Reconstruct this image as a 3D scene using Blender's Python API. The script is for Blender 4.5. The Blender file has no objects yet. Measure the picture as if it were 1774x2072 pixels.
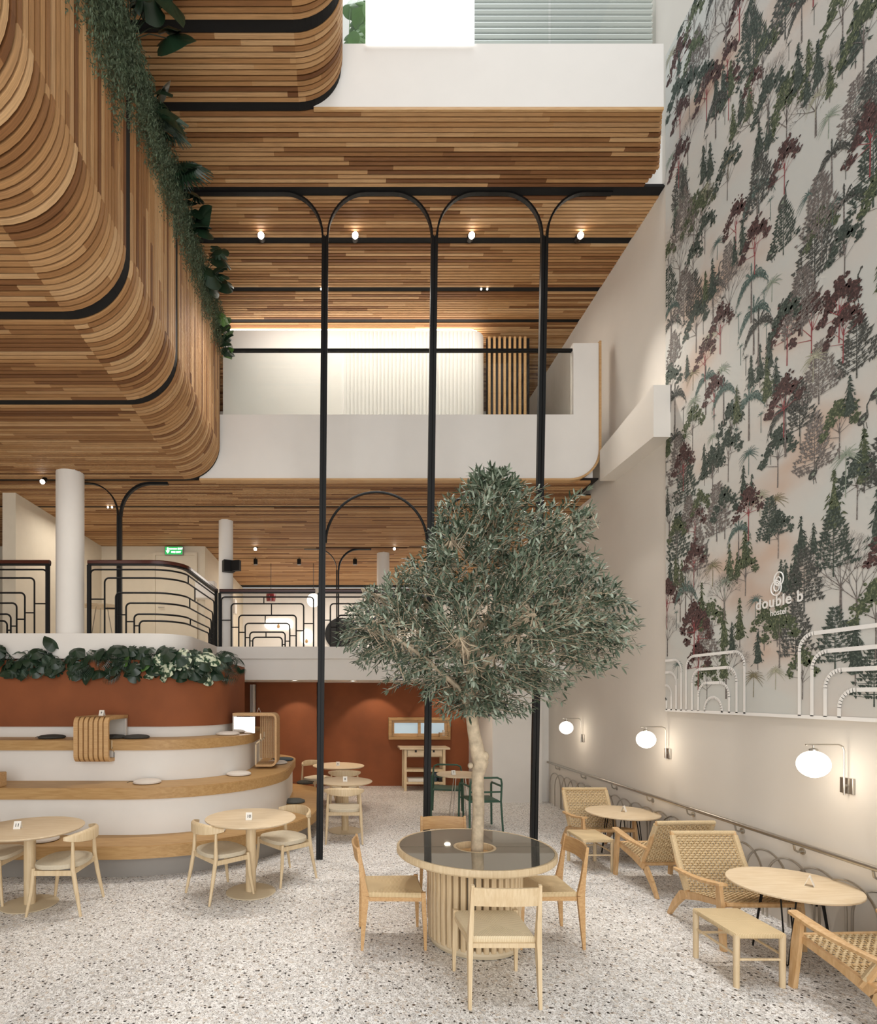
import bpy, bmesh, math, random
from math import pi, sin, cos, radians, sqrt, atan2
from mathutils import Vector, Matrix

# ------------------------------------------------------------------ camera, world, lights
F = 1130.0; UX = 687.0; VY = 1405.0; EH = 2.0
S = bpy.context.scene; C = S.collection
cd = bpy.data.cameras.new('camera'); cam = bpy.data.objects.new('camera', cd); C.objects.link(cam)
cam.location = (0, 0, EH); cam.rotation_euler = (radians(90), 0, 0)
cd.sensor_fit = 'HORIZONTAL'; cd.sensor_width = 36; cd.lens = F/1774*36
cd.shift_x = (887-UX)/1774; cd.shift_y = (VY-1036)/1774
cd.clip_start = 0.05; cd.clip_end = 200
S.camera = cam
w = bpy.data.worlds.new('world'); S.world = w; w.use_nodes = True
bg = w.node_tree.nodes['Background']; bg.inputs[0].default_value = (0.93, 0.97, 1.0, 1); bg.inputs[1].default_value = 0.45
S.view_settings.view_transform = 'Standard'; S.view_settings.look = 'None'
S.view_settings.gamma = 1; S.view_settings.use_curve_mapping = False
S.view_settings.exposure = 0.30

def light(kind, name, loc, energy, color=(1,1,1), size=0.1, target=None, spot=60, blend=0.5, sx=None, sy=None):
    d = bpy.data.lights.new(name, kind); d.energy = energy; d.color = color
    if kind == 'AREA':
        d.shape = 'RECTANGLE'; d.size = sx; d.size_y = sy
    else:
        d.shadow_soft_size = size
    if kind == 'SPOT': d.spot_size = radians(spot); d.spot_blend = blend
    o = bpy.data.objects.new(name, d); C.objects.link(o); o.location = loc
    if target is not None:
        o.rotation_euler = (Vector(target)-Vector(loc)).to_track_quat('-Z', 'Y').to_euler()
    return o
WARM = (1.0, 0.85, 0.68); NEUT = (1.0, 0.93, 0.84)
light('AREA', 'skylight', (2.2, 2.6, 19), 1000, (0.95, 0.98, 1.0), sx=6, sy=8.0, target=(2.0, 3.7, 0))
light('AREA', 'front_fill_light', (0.2, -3.8, 3.2), 470, (1.0, 0.985, 0.965), sx=8, sy=6, target=(0.9, 8, 6.4))  # fill added behind the camera, aimed up to brighten fascia and soffits
for i, (x, tx) in enumerate(((-.93, -1.2), (.2, .35), (1.74, 1.5), (3.18, 2.6))):
    light('SPOT', 'spot_light_beam', (x, 7.5, 7.9), 330, NEUT, 0.05, (tx, 5.0-0.2*i, 0), 60, 0.6)
for (x, y, z, e) in ((-4.6, 3.6, 4.9, 7), (-3.6, 5.6, 4.9, 7), (-2.6, 6.6, 4.9, 5)):
    light('AREA', 'gallery_underside_fill', (x, y, z), e, NEUT, sx=.8, sy=.8, target=(x, y, 0))  # added fill panels below the left gallery soffit, not fixtures
light('AREA', 'upper_bay_fill', (0.8, 8.35, 7.95), 40, NEUT, sx=4, sy=.3, target=(0.8, 8.9, 6.2))  # added fill to brighten the room wall behind the glass balustrade
light('AREA', 'mezzanine_fill', (0.3, 13.8, 4.95), 100, NEUT, sx=4.5, sy=2.5, target=(0.3, 13.8, 0))  # added fill panel just under the mezzanine ceiling
light('AREA', 'mezzanine_left_fill', (-3.9, 9.6, 4.95), 22, NEUT, sx=1.4, sy=1.4, target=(-3.9, 9.8, 0))  # added fill for the left part of the mezzanine
for (x, y) in ((-.7, 10.3), (.25, 10.3), (1.97, 10.2)): light('SPOT', 'downlight_beam', (x, y, 2.22), 34, WARM, .04, (x, y, 0), 130, .8)
for (x, y, tx, ty, tz, e) in ((-.86, 10.9, -.86, 11.5, .6, 18), (0.75, 11.5, 0.75, 12.2, .9, 22), (2.2, 11.6, 2.2, 12.2, 1.0, 14)):
    light('SPOT', 'wall_washer', (x, y, 2.18), e, WARM, 0.03, (tx, ty, tz), 85, 0.35)

# ------------------------------------------------------------------ helpers
rnd = random.Random(7)
def srgb(h):
    h = h.lstrip('#'); v = [int(h[i:i+2], 16)/255 for i in (0, 2, 4)]
    return tuple(c/12.92 if c <= .04045 else ((c+.055)/1.055)**2.4 for c in v) + (1,)
def PX(u, v, Y): return Vector(((u-UX)/F*Y, Y, EH-(v-VY)/F*Y))
def FL(u, v):
    Y = F*EH/(v-VY); return Vector(((u-UX)/F*Y, Y, 0))

def newmat(name):
    m = bpy.data.materials.new(name); m.use_nodes = True
    nt = m.node_tree; return m, nt, nt.nodes['Principled BSDF']
def plain(name, col, rough=.5, metal=0, noise=0, nscale=8, bump=0, bscale=60, emis=None, estr=0, spec=None):
    m, nt, b = newmat(name); c = srgb(col) if isinstance(col, str) else col
    b.inputs['Base Color'].default_value = c; b.inputs['Roughness'].default_value = rough; b.inputs['Metallic'].default_value = metal
    if spec is not None: b.inputs['Specular IOR Level'].default_value = spec
    if noise:
        tc = nt.nodes.new('ShaderNodeTexCoord'); n = nt.nodes.new('ShaderNodeTexNoise'); n.inputs['Scale'].default_value = nscale; n.inputs['Detail'].default_value = 5
        nt.links.new(tc.outputs['Object'], n.inputs['Vector'])
        r = nt.nodes.new('ShaderNodeValToRGB'); r.color_ramp.elements[0].position = .3; r.color_ramp.elements[1].position = .7
        r.color_ramp.elements[0].color = tuple(x*(1-noise) for x in c[:3])+(1,); r.color_ramp.elements[1].color = tuple(min(1, x*(1+noise)) for x in c[:3])+(1,)
        nt.links.new(n.outputs['Fac'], r.inputs[0]); nt.links.new(r.outputs[0], b.inputs['Base Color'])
    if bump:
        tc = nt.nodes.new('ShaderNodeTexCoord'); n = nt.nodes.new('ShaderNodeTexNoise'); n.inputs['Scale'].default_value = bscale; n.inputs['Detail'].default_value = 4
        nt.links.new(tc.outputs['Object'], n.inputs['Vector'])
        bp = nt.nodes.new('ShaderNodeBump'); bp.inputs['Strength'].default_value = bump; bp.inputs['Distance'].default_value = .01
        nt.links.new(n.outputs['Fac'], bp.inputs['Height']); nt.links.new(bp.outputs[0], b.inputs['Normal'])
    if emis:
        b.inputs['Emission Color'].default_value = srgb(emis) if isinstance(emis, str) else emis; b.inputs['Emission Strength'].default_value = estr
    return m
def wood(name, a, b_, scale=(1, 12, 12), rough=.5):
    """grain streaks stretched along the local X axis"""
    m, nt, b = newmat(name); tc = nt.nodes.new('ShaderNodeTexCoord'); mp = nt.nodes.new('ShaderNodeMapping'); mp.inputs['Scale'].default_value = scale
    n = nt.nodes.new('ShaderNodeTexNoise'); n.inputs['Scale'].default_value = 4; n.inputs['Detail'].default_value = 6; n.inputs['Distortion'].default_value = .6
    r = nt.nodes.new('ShaderNodeValToRGB'); r.color_ramp.elements[0].position = .32; r.color_ramp.elements[1].position = .68
    r.color_ramp.elements[0].color = srgb(a); r.color_ramp.elements[1].color = srgb(b_)
    nt.links.new(tc.outputs['Object'], mp.inputs[0]); nt.links.new(mp.outputs[0], n.inputs['Vector']); nt.links.new(n.outputs['Fac'], r.inputs[0]); nt.links.new(r.outputs[0], b.inputs['Base Color'])
    b.inputs['Roughness'].default_value = rough
    return m
def slat_material():
    """timber boards: every slat is made of boards of differing tone, butt-jointed along its length (UV x = length in metres)"""
    m, nt, b = newmat('slat timber'); N = nt.nodes.new; L = nt.links.new
    uv = N('ShaderNodeUVMap'); sep = N('ShaderNodeSeparateXYZ'); L(uv.outputs[0], sep.inputs[0])
    oi = N('ShaderNodeObjectInfo')
    a = N('ShaderNodeMath'); a.operation = 'MULTIPLY_ADD'; L(oi.outputs['Random'], a.inputs[0]); a.inputs[1].default_value = 37.0; L(sep.outputs[0], a.inputs[2])
    d = N('ShaderNodeMath'); d.operation = 'DIVIDE'; L(a.outputs[0], d.inputs[0]); d.inputs[1].default_value = 1.9
    f = N('ShaderNodeMath'); f.operation = 'FLOOR'; L(d.outputs[0], f.inputs[0])
    cb = N('ShaderNodeCombineXYZ'); L(f.outputs[0], cb.inputs[0]); rr = N('ShaderNodeMath'); rr.operation = 'MULTIPLY'; L(oi.outputs['Random'], rr.inputs[0]); rr.inputs[1].default_value = 531.7; L(rr.outputs[0], cb.inputs[1])
    wn = N('ShaderNodeTexWhiteNoise'); wn.noise_dimensions = '2D'; L(cb.outputs[0], wn.inputs['Vector'])
    r = N('ShaderNodeValToRGB'); cr = r.color_ramp
    cols = [(0, '#70492b'), (.1, '#855b38'), (.25, '#9c7148'), (.45, '#b08558'), (.7, '#bd9467'), (.9, '#cca67a'), (1, '#a0744a')]
    cr.elements[0].position = 0; cr.elements[0].color = srgb(cols[0][1]); cr.elements[1].position = 1; cr.elements[1].color = srgb(cols[-1][1])
    for p, c in cols[1:-1]:
        e = cr.elements.new(p); e.color = srgb(c)
    L(wn.outputs['Value'], r.inputs[0])
    mp = N('ShaderNodeMapping'); mp.inputs['Scale'].default_value = (1.6, 60, 60); L(uv.outputs[0], mp.inputs[0])
    ad = N('ShaderNodeVectorMath'); ad.operation = 'ADD'; L(mp.outputs[0], ad.inputs[0]); L(cb.outputs[0], ad.inputs[1])
    n = N('ShaderNodeTexNoise'); n.inputs['Scale'].default_value = 2.5; n.inputs['Detail'].default_value = 4; L(ad.outputs[0], n.inputs['Vector'])
    mr = N('ShaderNodeMapRange'); mr.inputs[1].default_value = .3; mr.inputs[2].default_value = .7; mr.inputs[3].default_value = .78; mr.inputs[4].default_value = 1.18; L(n.outputs['Fac'], mr.inputs[0])
    mx = N('ShaderNodeVectorMath'); mx.operation = 'SCALE'; L(r.outputs[0], mx.inputs[0]); L(mr.outputs[0], mx.inputs['Scale'])
    L(mx.outputs[0], b.inputs['Base Color']); b.inputs['Roughness'].default_value = .62; b.inputs['Specular IOR Level'].default_value = .3
    return m
def terrazzo():
    m, nt, b = newmat('terrazzo'); N = nt.nodes.new; L = nt.links.new
    tc = N('ShaderNodeTexCoord'); prev = None
    base = N('ShaderNodeTexNoise'); base.inputs['Scale'].default_value = 14; base.inputs['Detail'].default_value = 5; L(tc.outputs['Object'], base.inputs['Vector'])
    r0 = N('ShaderNodeValToRGB'); r0.color_ramp.elements[0].color = srgb('#cfccc8'); r0.color_ramp.elements[1].color = srgb('#e3e1de'); L(base.outputs['Fac'], r0.inputs[0]); prev = r0.outputs[0]
    for sc, thr, ramp, off in ((62, .50, ['#f1efec', '#e6e3df', '#d0cbc6', '#f6f5f3', '#c9c2ba', '#eeecea'], 0), (38, .36, ['#f2f0ed', '#e4dfd9', '#c9c5c0', '#f6f4f2', '#d3c8bc', '#efece9'], 3), (95, .27, ['#8f8c89', '#b0adaa', '#6a6765', '#d6d3d0', '#b9b6b2', '#9c8f84'], 5), (34, .20, ['#24211f', '#3d3935', '#5f5044', '#1a1818', '#4d4844', '#2c2826'], 7)):
        dn = N('ShaderNodeTexNoise'); dn.inputs['Scale'].default_value = sc*1.4; L(tc.outputs['Object'], dn.inputs['Vector'])
        mixv = N('ShaderNodeVectorMath'); mixv.operation = 'MULTIPLY_ADD'; L(dn.outputs['Color'], mixv.inputs[0]); mixv.inputs[1].default_value = (.012,)*3; L(tc.outputs['Object'], mixv.inputs[2])
        ad = N('ShaderNodeVectorMath'); ad.operation = 'ADD'; L(mixv.outputs[0], ad.inputs[0]); ad.inputs[1].default_value = (off, off*2.3, 0)
        v = N('ShaderNodeTexVoronoi'); v.voronoi_dimensions = '2D'; v.inputs['Scale'].default_value = sc; L(ad.outputs[0], v.inputs['Vector'])
        ss = N('ShaderNodeSeparateColor'); L(v.outputs['Color'], ss.inputs[0])
        rp = N('ShaderNodeValToRGB'); rp.color_ramp.interpolation = 'CONSTANT'
        for k, c in enumerate(ramp):
            e = rp.color_ramp.elements[k] if k < 2 else rp.color_ramp.elements.new(k/len(ramp))
            e.position = k/len(ramp); e.color = srgb(c)
        L(ss.outputs[0], rp.inputs[0])
        lim = N('ShaderNodeMath'); lim.operation = 'MULTIPLY'; L(ss.outputs[1], lim.inputs[0]); lim.inputs[1].default_value = thr*1.9
        lt = N('ShaderNodeMath'); lt.operation = 'LESS_THAN'; L(v.outputs['Distance'], lt.inputs[0]); L(lim.outputs[0], lt.inputs[1])
        if sc == 34:
            gt = N('ShaderNodeMath'); gt.operation = 'GREATER_THAN'; L(ss.outputs[2], gt.inputs[0]); gt.inputs[1].default_value = .74
            ml = N('ShaderNodeMath'); ml.operation = 'MULTIPLY'; L(lt.outputs[0], ml.inputs[0]); L(gt.outputs[0], ml.inputs[1]); lt = ml
        mx = N('ShaderNodeMix'); mx.data_type = 'RGBA'; L(lt.outputs[0], mx.inputs['Factor']); L(prev, mx.inputs['A']); L(rp.outputs[0], mx.inputs['B']); prev = mx.outputs['Result']
    L(prev, b.inputs['Base Color']); b.inputs['Roughness'].default_value = .42
    return m
def cord(name, col, dark, scale=150, quad=True):
    """woven paper cord, strands turned towards the middle in four triangles"""
    m, nt, b = newmat(name); N = nt.nodes.new; L = nt.links.new
    tc = N('ShaderNodeTexCoord'); sp = N('ShaderNodeSeparateXYZ'); L(tc.outputs['Object'], sp.inputs[0])
    ax = N('ShaderNodeMath'); ax.operation = 'ABSOLUTE'; L(sp.outputs[0], ax.inputs[0]); ay = N('ShaderNodeMath'); ay.operation = 'ABSOLUTE'; L(sp.outputs[1], ay.inputs[0])
    g = N('ShaderNodeMath'); g.operation = 'GREATER_THAN'; L(ax.outputs[0], g.inputs[0]); L(ay.outputs[0], g.inputs[1])
    mx = N('ShaderNodeMix'); mx.data_type = 'FLOAT'; L(g.outputs[0], mx.inputs['Factor']); L(sp.outputs[0], mx.inputs['A']); L(sp.outputs[1], mx.inputs['B'])
    mu = N('ShaderNodeMath'); mu.operation = 'MULTIPLY'; L(mx.outputs['Result'], mu.inputs[0]); mu.inputs[1].default_value = 2*pi*scale
    sn = N('ShaderNodeMath'); sn.operation = 'SINE'; L(mu.outputs[0], sn.inputs[0])
    mr = N('ShaderNodeMapRange'); mr.inputs[1].default_value = -1; mr.inputs[2].default_value = 1; L(sn.outputs[0], mr.inputs[0])
    cm = N('ShaderNodeMix'); cm.data_type = 'RGBA'; L(mr.outputs[0], cm.inputs['Factor']); cm.inputs['A'].default_value = srgb(dark); cm.inputs['B'].default_value = srgb(col)
    L(cm.outputs['Result'], b.inputs['Base Color'])
    bp = N('ShaderNodeBump'); bp.inputs['Strength'].default_value = .5; bp.inputs['Distance'].default_value = .003; L(mr.outputs[0], bp.inputs['Height']); L(bp.outputs[0], b.inputs['Normal'])
    b.inputs['Roughness'].default_value = .75
    return m

M = {}
M['slat'] = slat_material(); M['terrazzo'] = terrazzo()
M['white'] = plain('white plaster', '#e4e0da', .85, noise=.015, nscale=3)
M['wallr'] = plain('warm white plaster', '#dfd9d0', .85, noise=.02, nscale=2)
M['cream'] = plain('cream paint', '#d8cdb9', .8, noise=.02)
M['terra'] = plain('terracotta limewash', '#884c29', .8, noise=.16, nscale=1.6, bump=.1, bscale=9)
M['black'] = plain('black steel', '#0b0b0b', .5, spec=.3)
M['matte'] = plain('black recess', '#0c0b0a', .9)
M['back'] = plain('dark backing board', '#120b07', .9)
M['oak'] = wood('oak seat board', '#a9824f', '#bd9865', (1, 10, 10))
M['oaklt'] = wood('pale oak', '#cbb28c', '#dac5a2', (14, 14, 1.2))
M['oaktop'] = wood('pale table top', '#cdb592', '#dcc9ac', (1.2, 14, 14))
M['honey'] = wood('honey oak', '#b98f5e', '#cba574', (1.5, 14, 20))
M['teak'] = wood('lounge frame oak', '#c39a68', '#d6b284', (8, 8, 2))
M['basem'] = plain('cream metal', '#cfc0a4', .5)
M['cord'] = cord('paper cord seat', '#e2d2b2', '#cbb692', 90)
M['cordy'] = cord('honey cord seat', '#dcc7a0', '#c2a77c', 90)
M['rope'] = plain('woven rope', '#d3bb93', .8, noise=.15, nscale=120, bump=.5, bscale=300)
M['rope2'] = plain('woven rope dark strand', '#b99c70', .8, noise=.15, nscale=120, bump=.5, bscale=300)
M['linen'] = plain('stone linen', '#c9bda6', .85, noise=.05, nscale=60, bump=.2, bscale=400)
M['cushw'] = plain('off white cushion fabric', '#d9d0c6', .9, bump=.2, bscale=300)
M['cushd'] = plain('charcoal cushion fabric', '#3c3b36', .9, noise=.12, nscale=40, bump=.2, bscale=300)
M['cushg'] = plain('slate cushion fabric', '#5a5c58', .9, noise=.12, nscale=40)
M['cushb'] = plain('slate blue cushion fabric', '#4b5a62', .9)
M['steel'] = plain('brushed steel', '#bdb8b0', .3, 1)
M['green'] = plain('green powder coat', '#2f5140', .45)
M['rail'] = plain('red brown lacquered rail', '#431c12', .2)
M['card'] = plain('white card', '#ece8e0', .6)
M['ink'] = plain('black ink', '#1b1b1b', .7)
M['bark'] = plain('olive bark', '#b8a78e', .85, noise=.28, nscale=16, bump=.7, bscale=30)
M['leaf'] = plain('olive leaf', '#66725f', .5, noise=.3, nscale=5)
M['leaf2'] = plain('olive leaf underside tone', '#98a290', .55, noise=.2, nscale=5)
M['leafd'] = plain('olive leaf dark', '#3c4a38', .5, noise=.2, nscale=5)
M['olive'] = plain('ripe olive', '#1d1a1c', .3)
M['mons'] = plain('monstera leaf', '#1e3322', .38, noise=.35, nscale=6)
M['monsl'] = plain('fresh leaf', '#4f7434', .4, noise=.25, nscale=6)
M['fern'] = plain('hanging fern', '#56654e', .6, noise=.35, nscale=9)
M['palmg'] = plain('fan palm leaf', '#46584a', .5, noise=.2, nscale=6)
M['glow'] = plain('opal glass lamp', '#fff7ea', .4, emis='#fff3e0', estr=3.2)
M['bulb'] = plain('lit lamp lens', '#ffffff', .4, emis='#fff4e2', estr=25)
M['cove'] = plain('led strip', '#ffffff', .4, emis='#fff6ea', estr=3.5)
M['litwin'] = plain('daylit roller blind', '#ffffff', .6, emis='#ffffff', estr=1.0)
M['litbox'] = plain('lit niche', '#ffffff', .6, emis='#fff4e4', estr=2.0)
M['exitg'] = plain('exit sign green', '#1f8a45', .5, emis='#1f9a4a', estr=1.0)
M['exitw'] = plain('exit sign white', '#ffffff', .5, emis='#e8fff4', estr=2.2)
M['bluegl'] = plain('frosted window pane', '#9fb0b8', .3, emis='#9fb4c0', estr=.5)
M['pinkgl'] = plain('wine red glass shade', '#7a2f33', .1)
M['greyp'] = plain('grey box', '#8f8a84', .5)
M['soil'] = plain('planter soil', '#2b221a', .95)
def variegated():
    m, nt, b = newmat('variegated monstera leaf'); N = nt.nodes.new; L = nt.links.new
    tc = N('ShaderNodeTexCoord'); n = N('ShaderNodeTexNoise'); n.inputs['Scale'].default_value = 22; n.inputs['Detail'].default_value = 3; L(tc.outputs['Object'], n.inputs['Vector'])
    r = N('ShaderNodeValToRGB'); r.color_ramp.elements[0].position = .46; r.color_ramp.elements[0].color = srgb('#2f4a33'); r.color_ramp.elements[1].position = .56; r.color_ramp.elements[1].color = srgb('#c9cfb4')
    L(n.outputs['Fac'], r.inputs[0]); L(r.outputs[0], b.inputs['Base Color']); b.inputs['Roughness'].default_value = .45
    return m
M['vari'] = variegated()
def glassmat(name, col, fac):
    m = bpy.data.materials.new(name); m.use_nodes = True; nt = m.node_tree; nt.nodes.clear(); N = nt.nodes.new; L = nt.links.new
    o = N('ShaderNodeOutputMaterial'); t = N('ShaderNodeBsdfTransparent'); t.inputs[0].default_value = col; g = N('ShaderNodeBsdfGlossy'); g.inputs['Roughness'].default_value = .01
    fr = N('ShaderNodeFresnel'); fr.inputs[0].default_value = 1.45; mu = N('ShaderNodeMath'); mu.operation = 'MULTIPLY'; mu.inputs[1].default_value = fac; L(fr.outputs[0], mu.inputs[0]); ge = N('ShaderNodeNewGeometry'); iv = N('ShaderNodeMath'); iv.operation = 'SUBTRACT'; iv.inputs[0].default_value = 1; L(ge.outputs['Backfacing'], iv.inputs[1]); m2 = N('ShaderNodeMath'); m2.operation = 'MULTIPLY'; L(mu.outputs[0], m2.inputs[0]); L(iv.outputs[0], m2.inputs[1]); mu = m2
    mx = N('ShaderNodeMixShader'); L(mu.outputs[0], mx.inputs[0]); L(t.outputs[0], mx.inputs[1]); L(g.outputs[0], mx.inputs[2]); L(mx.outputs[0], o.inputs[0])
    return m
M['glass'] = glassmat('clear glass', (.95, .965, .955, 1), 1.6)
def tableglass():
    m, nt, b = newmat('grey mirror table glass'); b.inputs['Base Color'].default_value = srgb('#b4b0a5'); b.inputs['Metallic'].default_value = .8; b.inputs['Roughness'].default_value = .03
    return m
M['tglass'] = tableglass()

# ------------------------------------------------------------------ mesh builder
class MB:
    def __init__(s): s.v = []; s.f = []; s.uv = []; s.mi = []; s.cur = 0
    def add(s, vs, fs, uvs=None):
        o = len(s.v); s.v += [tuple(p) for p in vs]
        for k, f in enumerate(fs):
            s.f.append([i+o for i in f]); s.mi.append(s.cur); s.uv.append(uvs[k] if uvs else None)
    def box(s, x0, x1, y0, y1, z0, z1, rot=None):
        vs = [Vector((x, y, z)) for z in (z0, z1) for y in (y0, y1) for x in (x0, x1)]
        if rot is not None: vs = [rot @ p for p in vs]
        s.add(vs, [(0, 2, 3, 1), (4, 5, 7, 6), (0, 1, 5, 4), (2, 6, 7, 3), (0, 4, 6, 2), (1, 3, 7, 5)])
    def rbox(s, x0, x1, y0, y1, z0, z1, r=.006, seg=2, rot=None):
        bm = bmesh.new(); bmesh.ops.create_cube(bm, size=1)
        for v in bm.verts: v.co = Vector(((x0+x1)/2+v.co.x*(x1-x0), (y0+y1)/2+v.co.y*(y1-y0), (z0+z1)/2+v.co.z*(z1-z0)))
        r = min(r, .49*min(x1-x0, y1-y0, z1-z0))
        bmesh.ops.bevel(bm, geom=list(bm.edges), offset=r, segments=seg, affect='EDGES', profile=.5)
        bm.verts.index_update()
        s.add([(rot @ v.co if rot is not None else v.co) for v in bm.verts], [[v.index for v in f.verts] for f in bm.faces]); bm.free()
    def tube(s, pts, r, n=8, cap=True, flat=None):
        """pts list; r number or list; flat=(a,b) scales the two cross axes"""
        pts = [Vector(p) for p in pts]; k = len(pts); rs = r if isinstance(r, (list, tuple)) else [r]*k
        t0 = (pts[1]-pts[0]).normalized(); up = Vector((0, 0, 1)) if abs(t0.z) < .9 else Vector((0, 1, 0))
        a = t0.cross(up).normalized(); vs = []
        for i, p in enumerate(pts):
            t = (pts[min(i+1, k-1)]-pts[max(i-1, 0)]).normalized()
            a = (a - t*a.dot(t)).normalized(); b = t.cross(a)
            fa, fb = flat if flat else (1, 1)
            for j in range(n):
                th = 2*pi*j/n; vs.append(p+a*cos(th)*rs[i]*fa+b*sin(th)*rs[i]*fb)
        fs = [(i*n+j, i*n+(j+1) % n, (i+1)*n+(j+1) % n, (i+1)*n+j) for i in range(k-1) for j in range(n)]
        if cap: fs += [tuple(range(n-1, -1, -1)), tuple(range((k-1)*n, k*n))]
        s.add(vs, fs)
    def bar(s, p0, p1, w, h, up=(0, 0, 1), w1=None, h1=None):
        p0 = Vector(p0); p1 = Vector(p1); t = (p1-p0).normalized(); u = Vector(up); a = t.cross(u)
        if a.length < 1e-4: a = t.cross(Vector((0, 1, 0)))
        a.normalize(); b = a.cross(t); w1 = w if w1 is None else w1; h1 = h if h1 is None else h1
        vs = [p+a*sx*ww/2+b*sy*hh/2 for p, ww, hh in ((p0, w, h), (p1, w1, h1)) for sx, sy in ((-1, -1), (1, -1), (1, 1), (-1, 1))]
        s.add(vs, [(3, 2, 1, 0), (4, 5, 6, 7), (0, 1, 5, 4), (1, 2, 6, 5), (2, 3, 7, 6), (3, 0, 4, 7)])
    def sweep(s, pts, prof, up=(0, 0, 1), closed=False):
        """sweep a profile [(a,b)..] along pts; a sideways, b along up"""
        pts = [Vector(p) for p in pts]; k = len(pts); n = len(prof); vs = []
        for i, p in enumerate(pts):
            t = (pts[(i+1) % k if closed else min(i+1, k-1)]-pts[i-1 if (closed or i) else 0]).normalized(); u = Vector(up)
            a = t.cross(u).normalized(); b = a.cross(t).normalized()
            vs += [p+a*q[0]+b*q[1] for q in prof]
        m = k if closed else k-1
        fs = [(i*n+j, i*n+(j+1) % n, ((i+1) % k)*n+(j+1) % n, ((i+1) % k)*n+j) for i in range(m) for j in range(n)]
        if not closed: fs += [tuple(range(n-1, -1, -1)), tuple(range((k-1)*n, k*n))]
        s.add(vs, fs)
    def lathe(s, prof, c=(0, 0, 0), n=32):
        vs = []; fs = []; k = len(prof)
        for r, z in prof:
            for j in range(n): vs.append((c[0]+r*cos(2*pi*j/n), c[1]+r*sin(2*pi*j/n), c[2]+z))
        fs = [(i*n+j, i*n+(j+1) % n, (i+1)*n+(j+1) % n, (i+1)*n+j) for i in range(k-1) for j in range(n)]
        if prof[0][0] > 0: fs.append(tuple(range(n-1, -1, -1)))
        if prof[-1][0] > 0: fs.append(tuple(range((k-1)*n, k*n)))
        s.add(vs, fs)
    def prism(s, poly, z0, z1):
        n = len(poly); vs = [(x, y, z0) for x, y in poly]+[(x, y, z1) for x, y in poly]
        s.add(vs, [tuple(range(n-1, -1, -1)), tuple(range(n, 2*n))]+[(i, (i+1) % n, n+(i+1) % n, n+i) for i in range(n)])
    def mesh(s, name, mat, smooth=False):
        me = bpy.data.meshes.new(name); me.from_pydata(s.v, [], s.f)
        for m in (mat if isinstance(mat, list) else [mat]): me.materials.append(m)
        if isinstance(mat, list): me.polygons.foreach_set('material_index', s.mi)
        if any(u is not None for u in s.uv):
            ul = me.uv_layers.new(name='UVMap'); k = 0; dat = []
            for f, u in zip(s.f, s.uv):
                for j in range(len(f)): dat += list(u[j]) if u else [0, 0]
            ul.data.foreach_set('uv', dat)
        if smooth:
            me.polygons.foreach_set('use_smooth', [True]*len(me.polygons))
            try: me.set_sharp_from_angle(angle=radians(38))
            except Exception: pass
        me.validate(); me.update(); return me
    def obj(s, name, mat, parent=None, smooth=False, **kw):
        return link(name, s.mesh(name, mat, smooth), parent, **kw)
def link(name, me, parent=None, loc=None, rot=None, **kw):
    o = bpy.data.objects.new(name, me); C.objects.link(o)
    if parent is not None: o.parent = parent
    if loc is not None: o.location = loc
    if rot is not None: o.rotation_euler = rot
    for k, v in kw.items(): o[k] = v
    return o
def thing(name, label, cat, loc=(0, 0, 0), rz=0, group=None):
    o = bpy.data.objects.new(name, None); C.objects.link(o); o.location = loc; o.rotation_euler = (0, 0, rz); o.empty_display_size = .1
    o['label'] = label; o['category'] = cat
    if group: o['group'] = group
    return o
def tag(o, label, cat, group=None):
    o['label'] = label; o['category'] = cat
    if group: o['group'] = group
    return o
def struct(o, label=None):
    o['kind'] = 'structure'
    if label: o['label'] = label
    return o
def sempty(name, label=None):
    o = bpy.data.objects.new(name, None); C.objects.link(o); return struct(o, label)
KIDS = {}
def dup(root, loc, rz, label, group=None):
    def cp(o, par):
        c = o.copy(); C.objects.link(c)
        if par is not None: c.parent = par
        for ch in o.children: cp(ch, c)
        return c
    r = cp(root, None); r.location = loc; r.rotation_euler = (0, 0, rz); r['label'] = label
    if group: r['group'] = group
    return r
def arcpts(cx, cy, r, a0, a1, n): return [(cx+r*cos(a0+(a1-a0)*i/n), cy+r*sin(a0+(a1-a0)*i/n)) for i in range(n+1)]
def text_mesh(txt, size, mat, name='lettering', parent=None, loc=(0, 0, 0), rot=(0, 0, 0), depth=.0005, align='CENTER', bold=0, **kw):
    cu = bpy.data.curves.new(name, 'FONT'); cu.body = txt; cu.size = size; cu.extrude = depth; cu.align_x = align; cu.align_y = 'CENTER'; cu.offset = bold; cu.space_character = 1.12 if bold > .0015 else 1.0
    t = bpy.data.objects.new('tmp', cu); C.objects.link(t); bpy.context.view_layer.update()
    me = bpy.data.meshes.new_from_object(t.evaluated_get(bpy.context.evaluated_depsgraph_get())); bpy.data.objects.remove(t)
    me.materials.clear(); me.materials.append(mat)
    return link(name, me, parent, loc, rot, **kw)

# ------------------------------------------------------------------ levels
XW = 3.90; H1 = 5.05; H2 = 8.08; MZ = 2.82; MU = 2.25; X1 = -1.70; X2 = 0.03
YF1 = 7.98; YF2 = 5.81

# ground floor
b = MB(); b.box(-8, XW+.2, -5, 12.6, -.15, 0); struct(b.obj('floor', M['terrazzo']), 'pale terrazzo floor with dark and brown chips')
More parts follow.
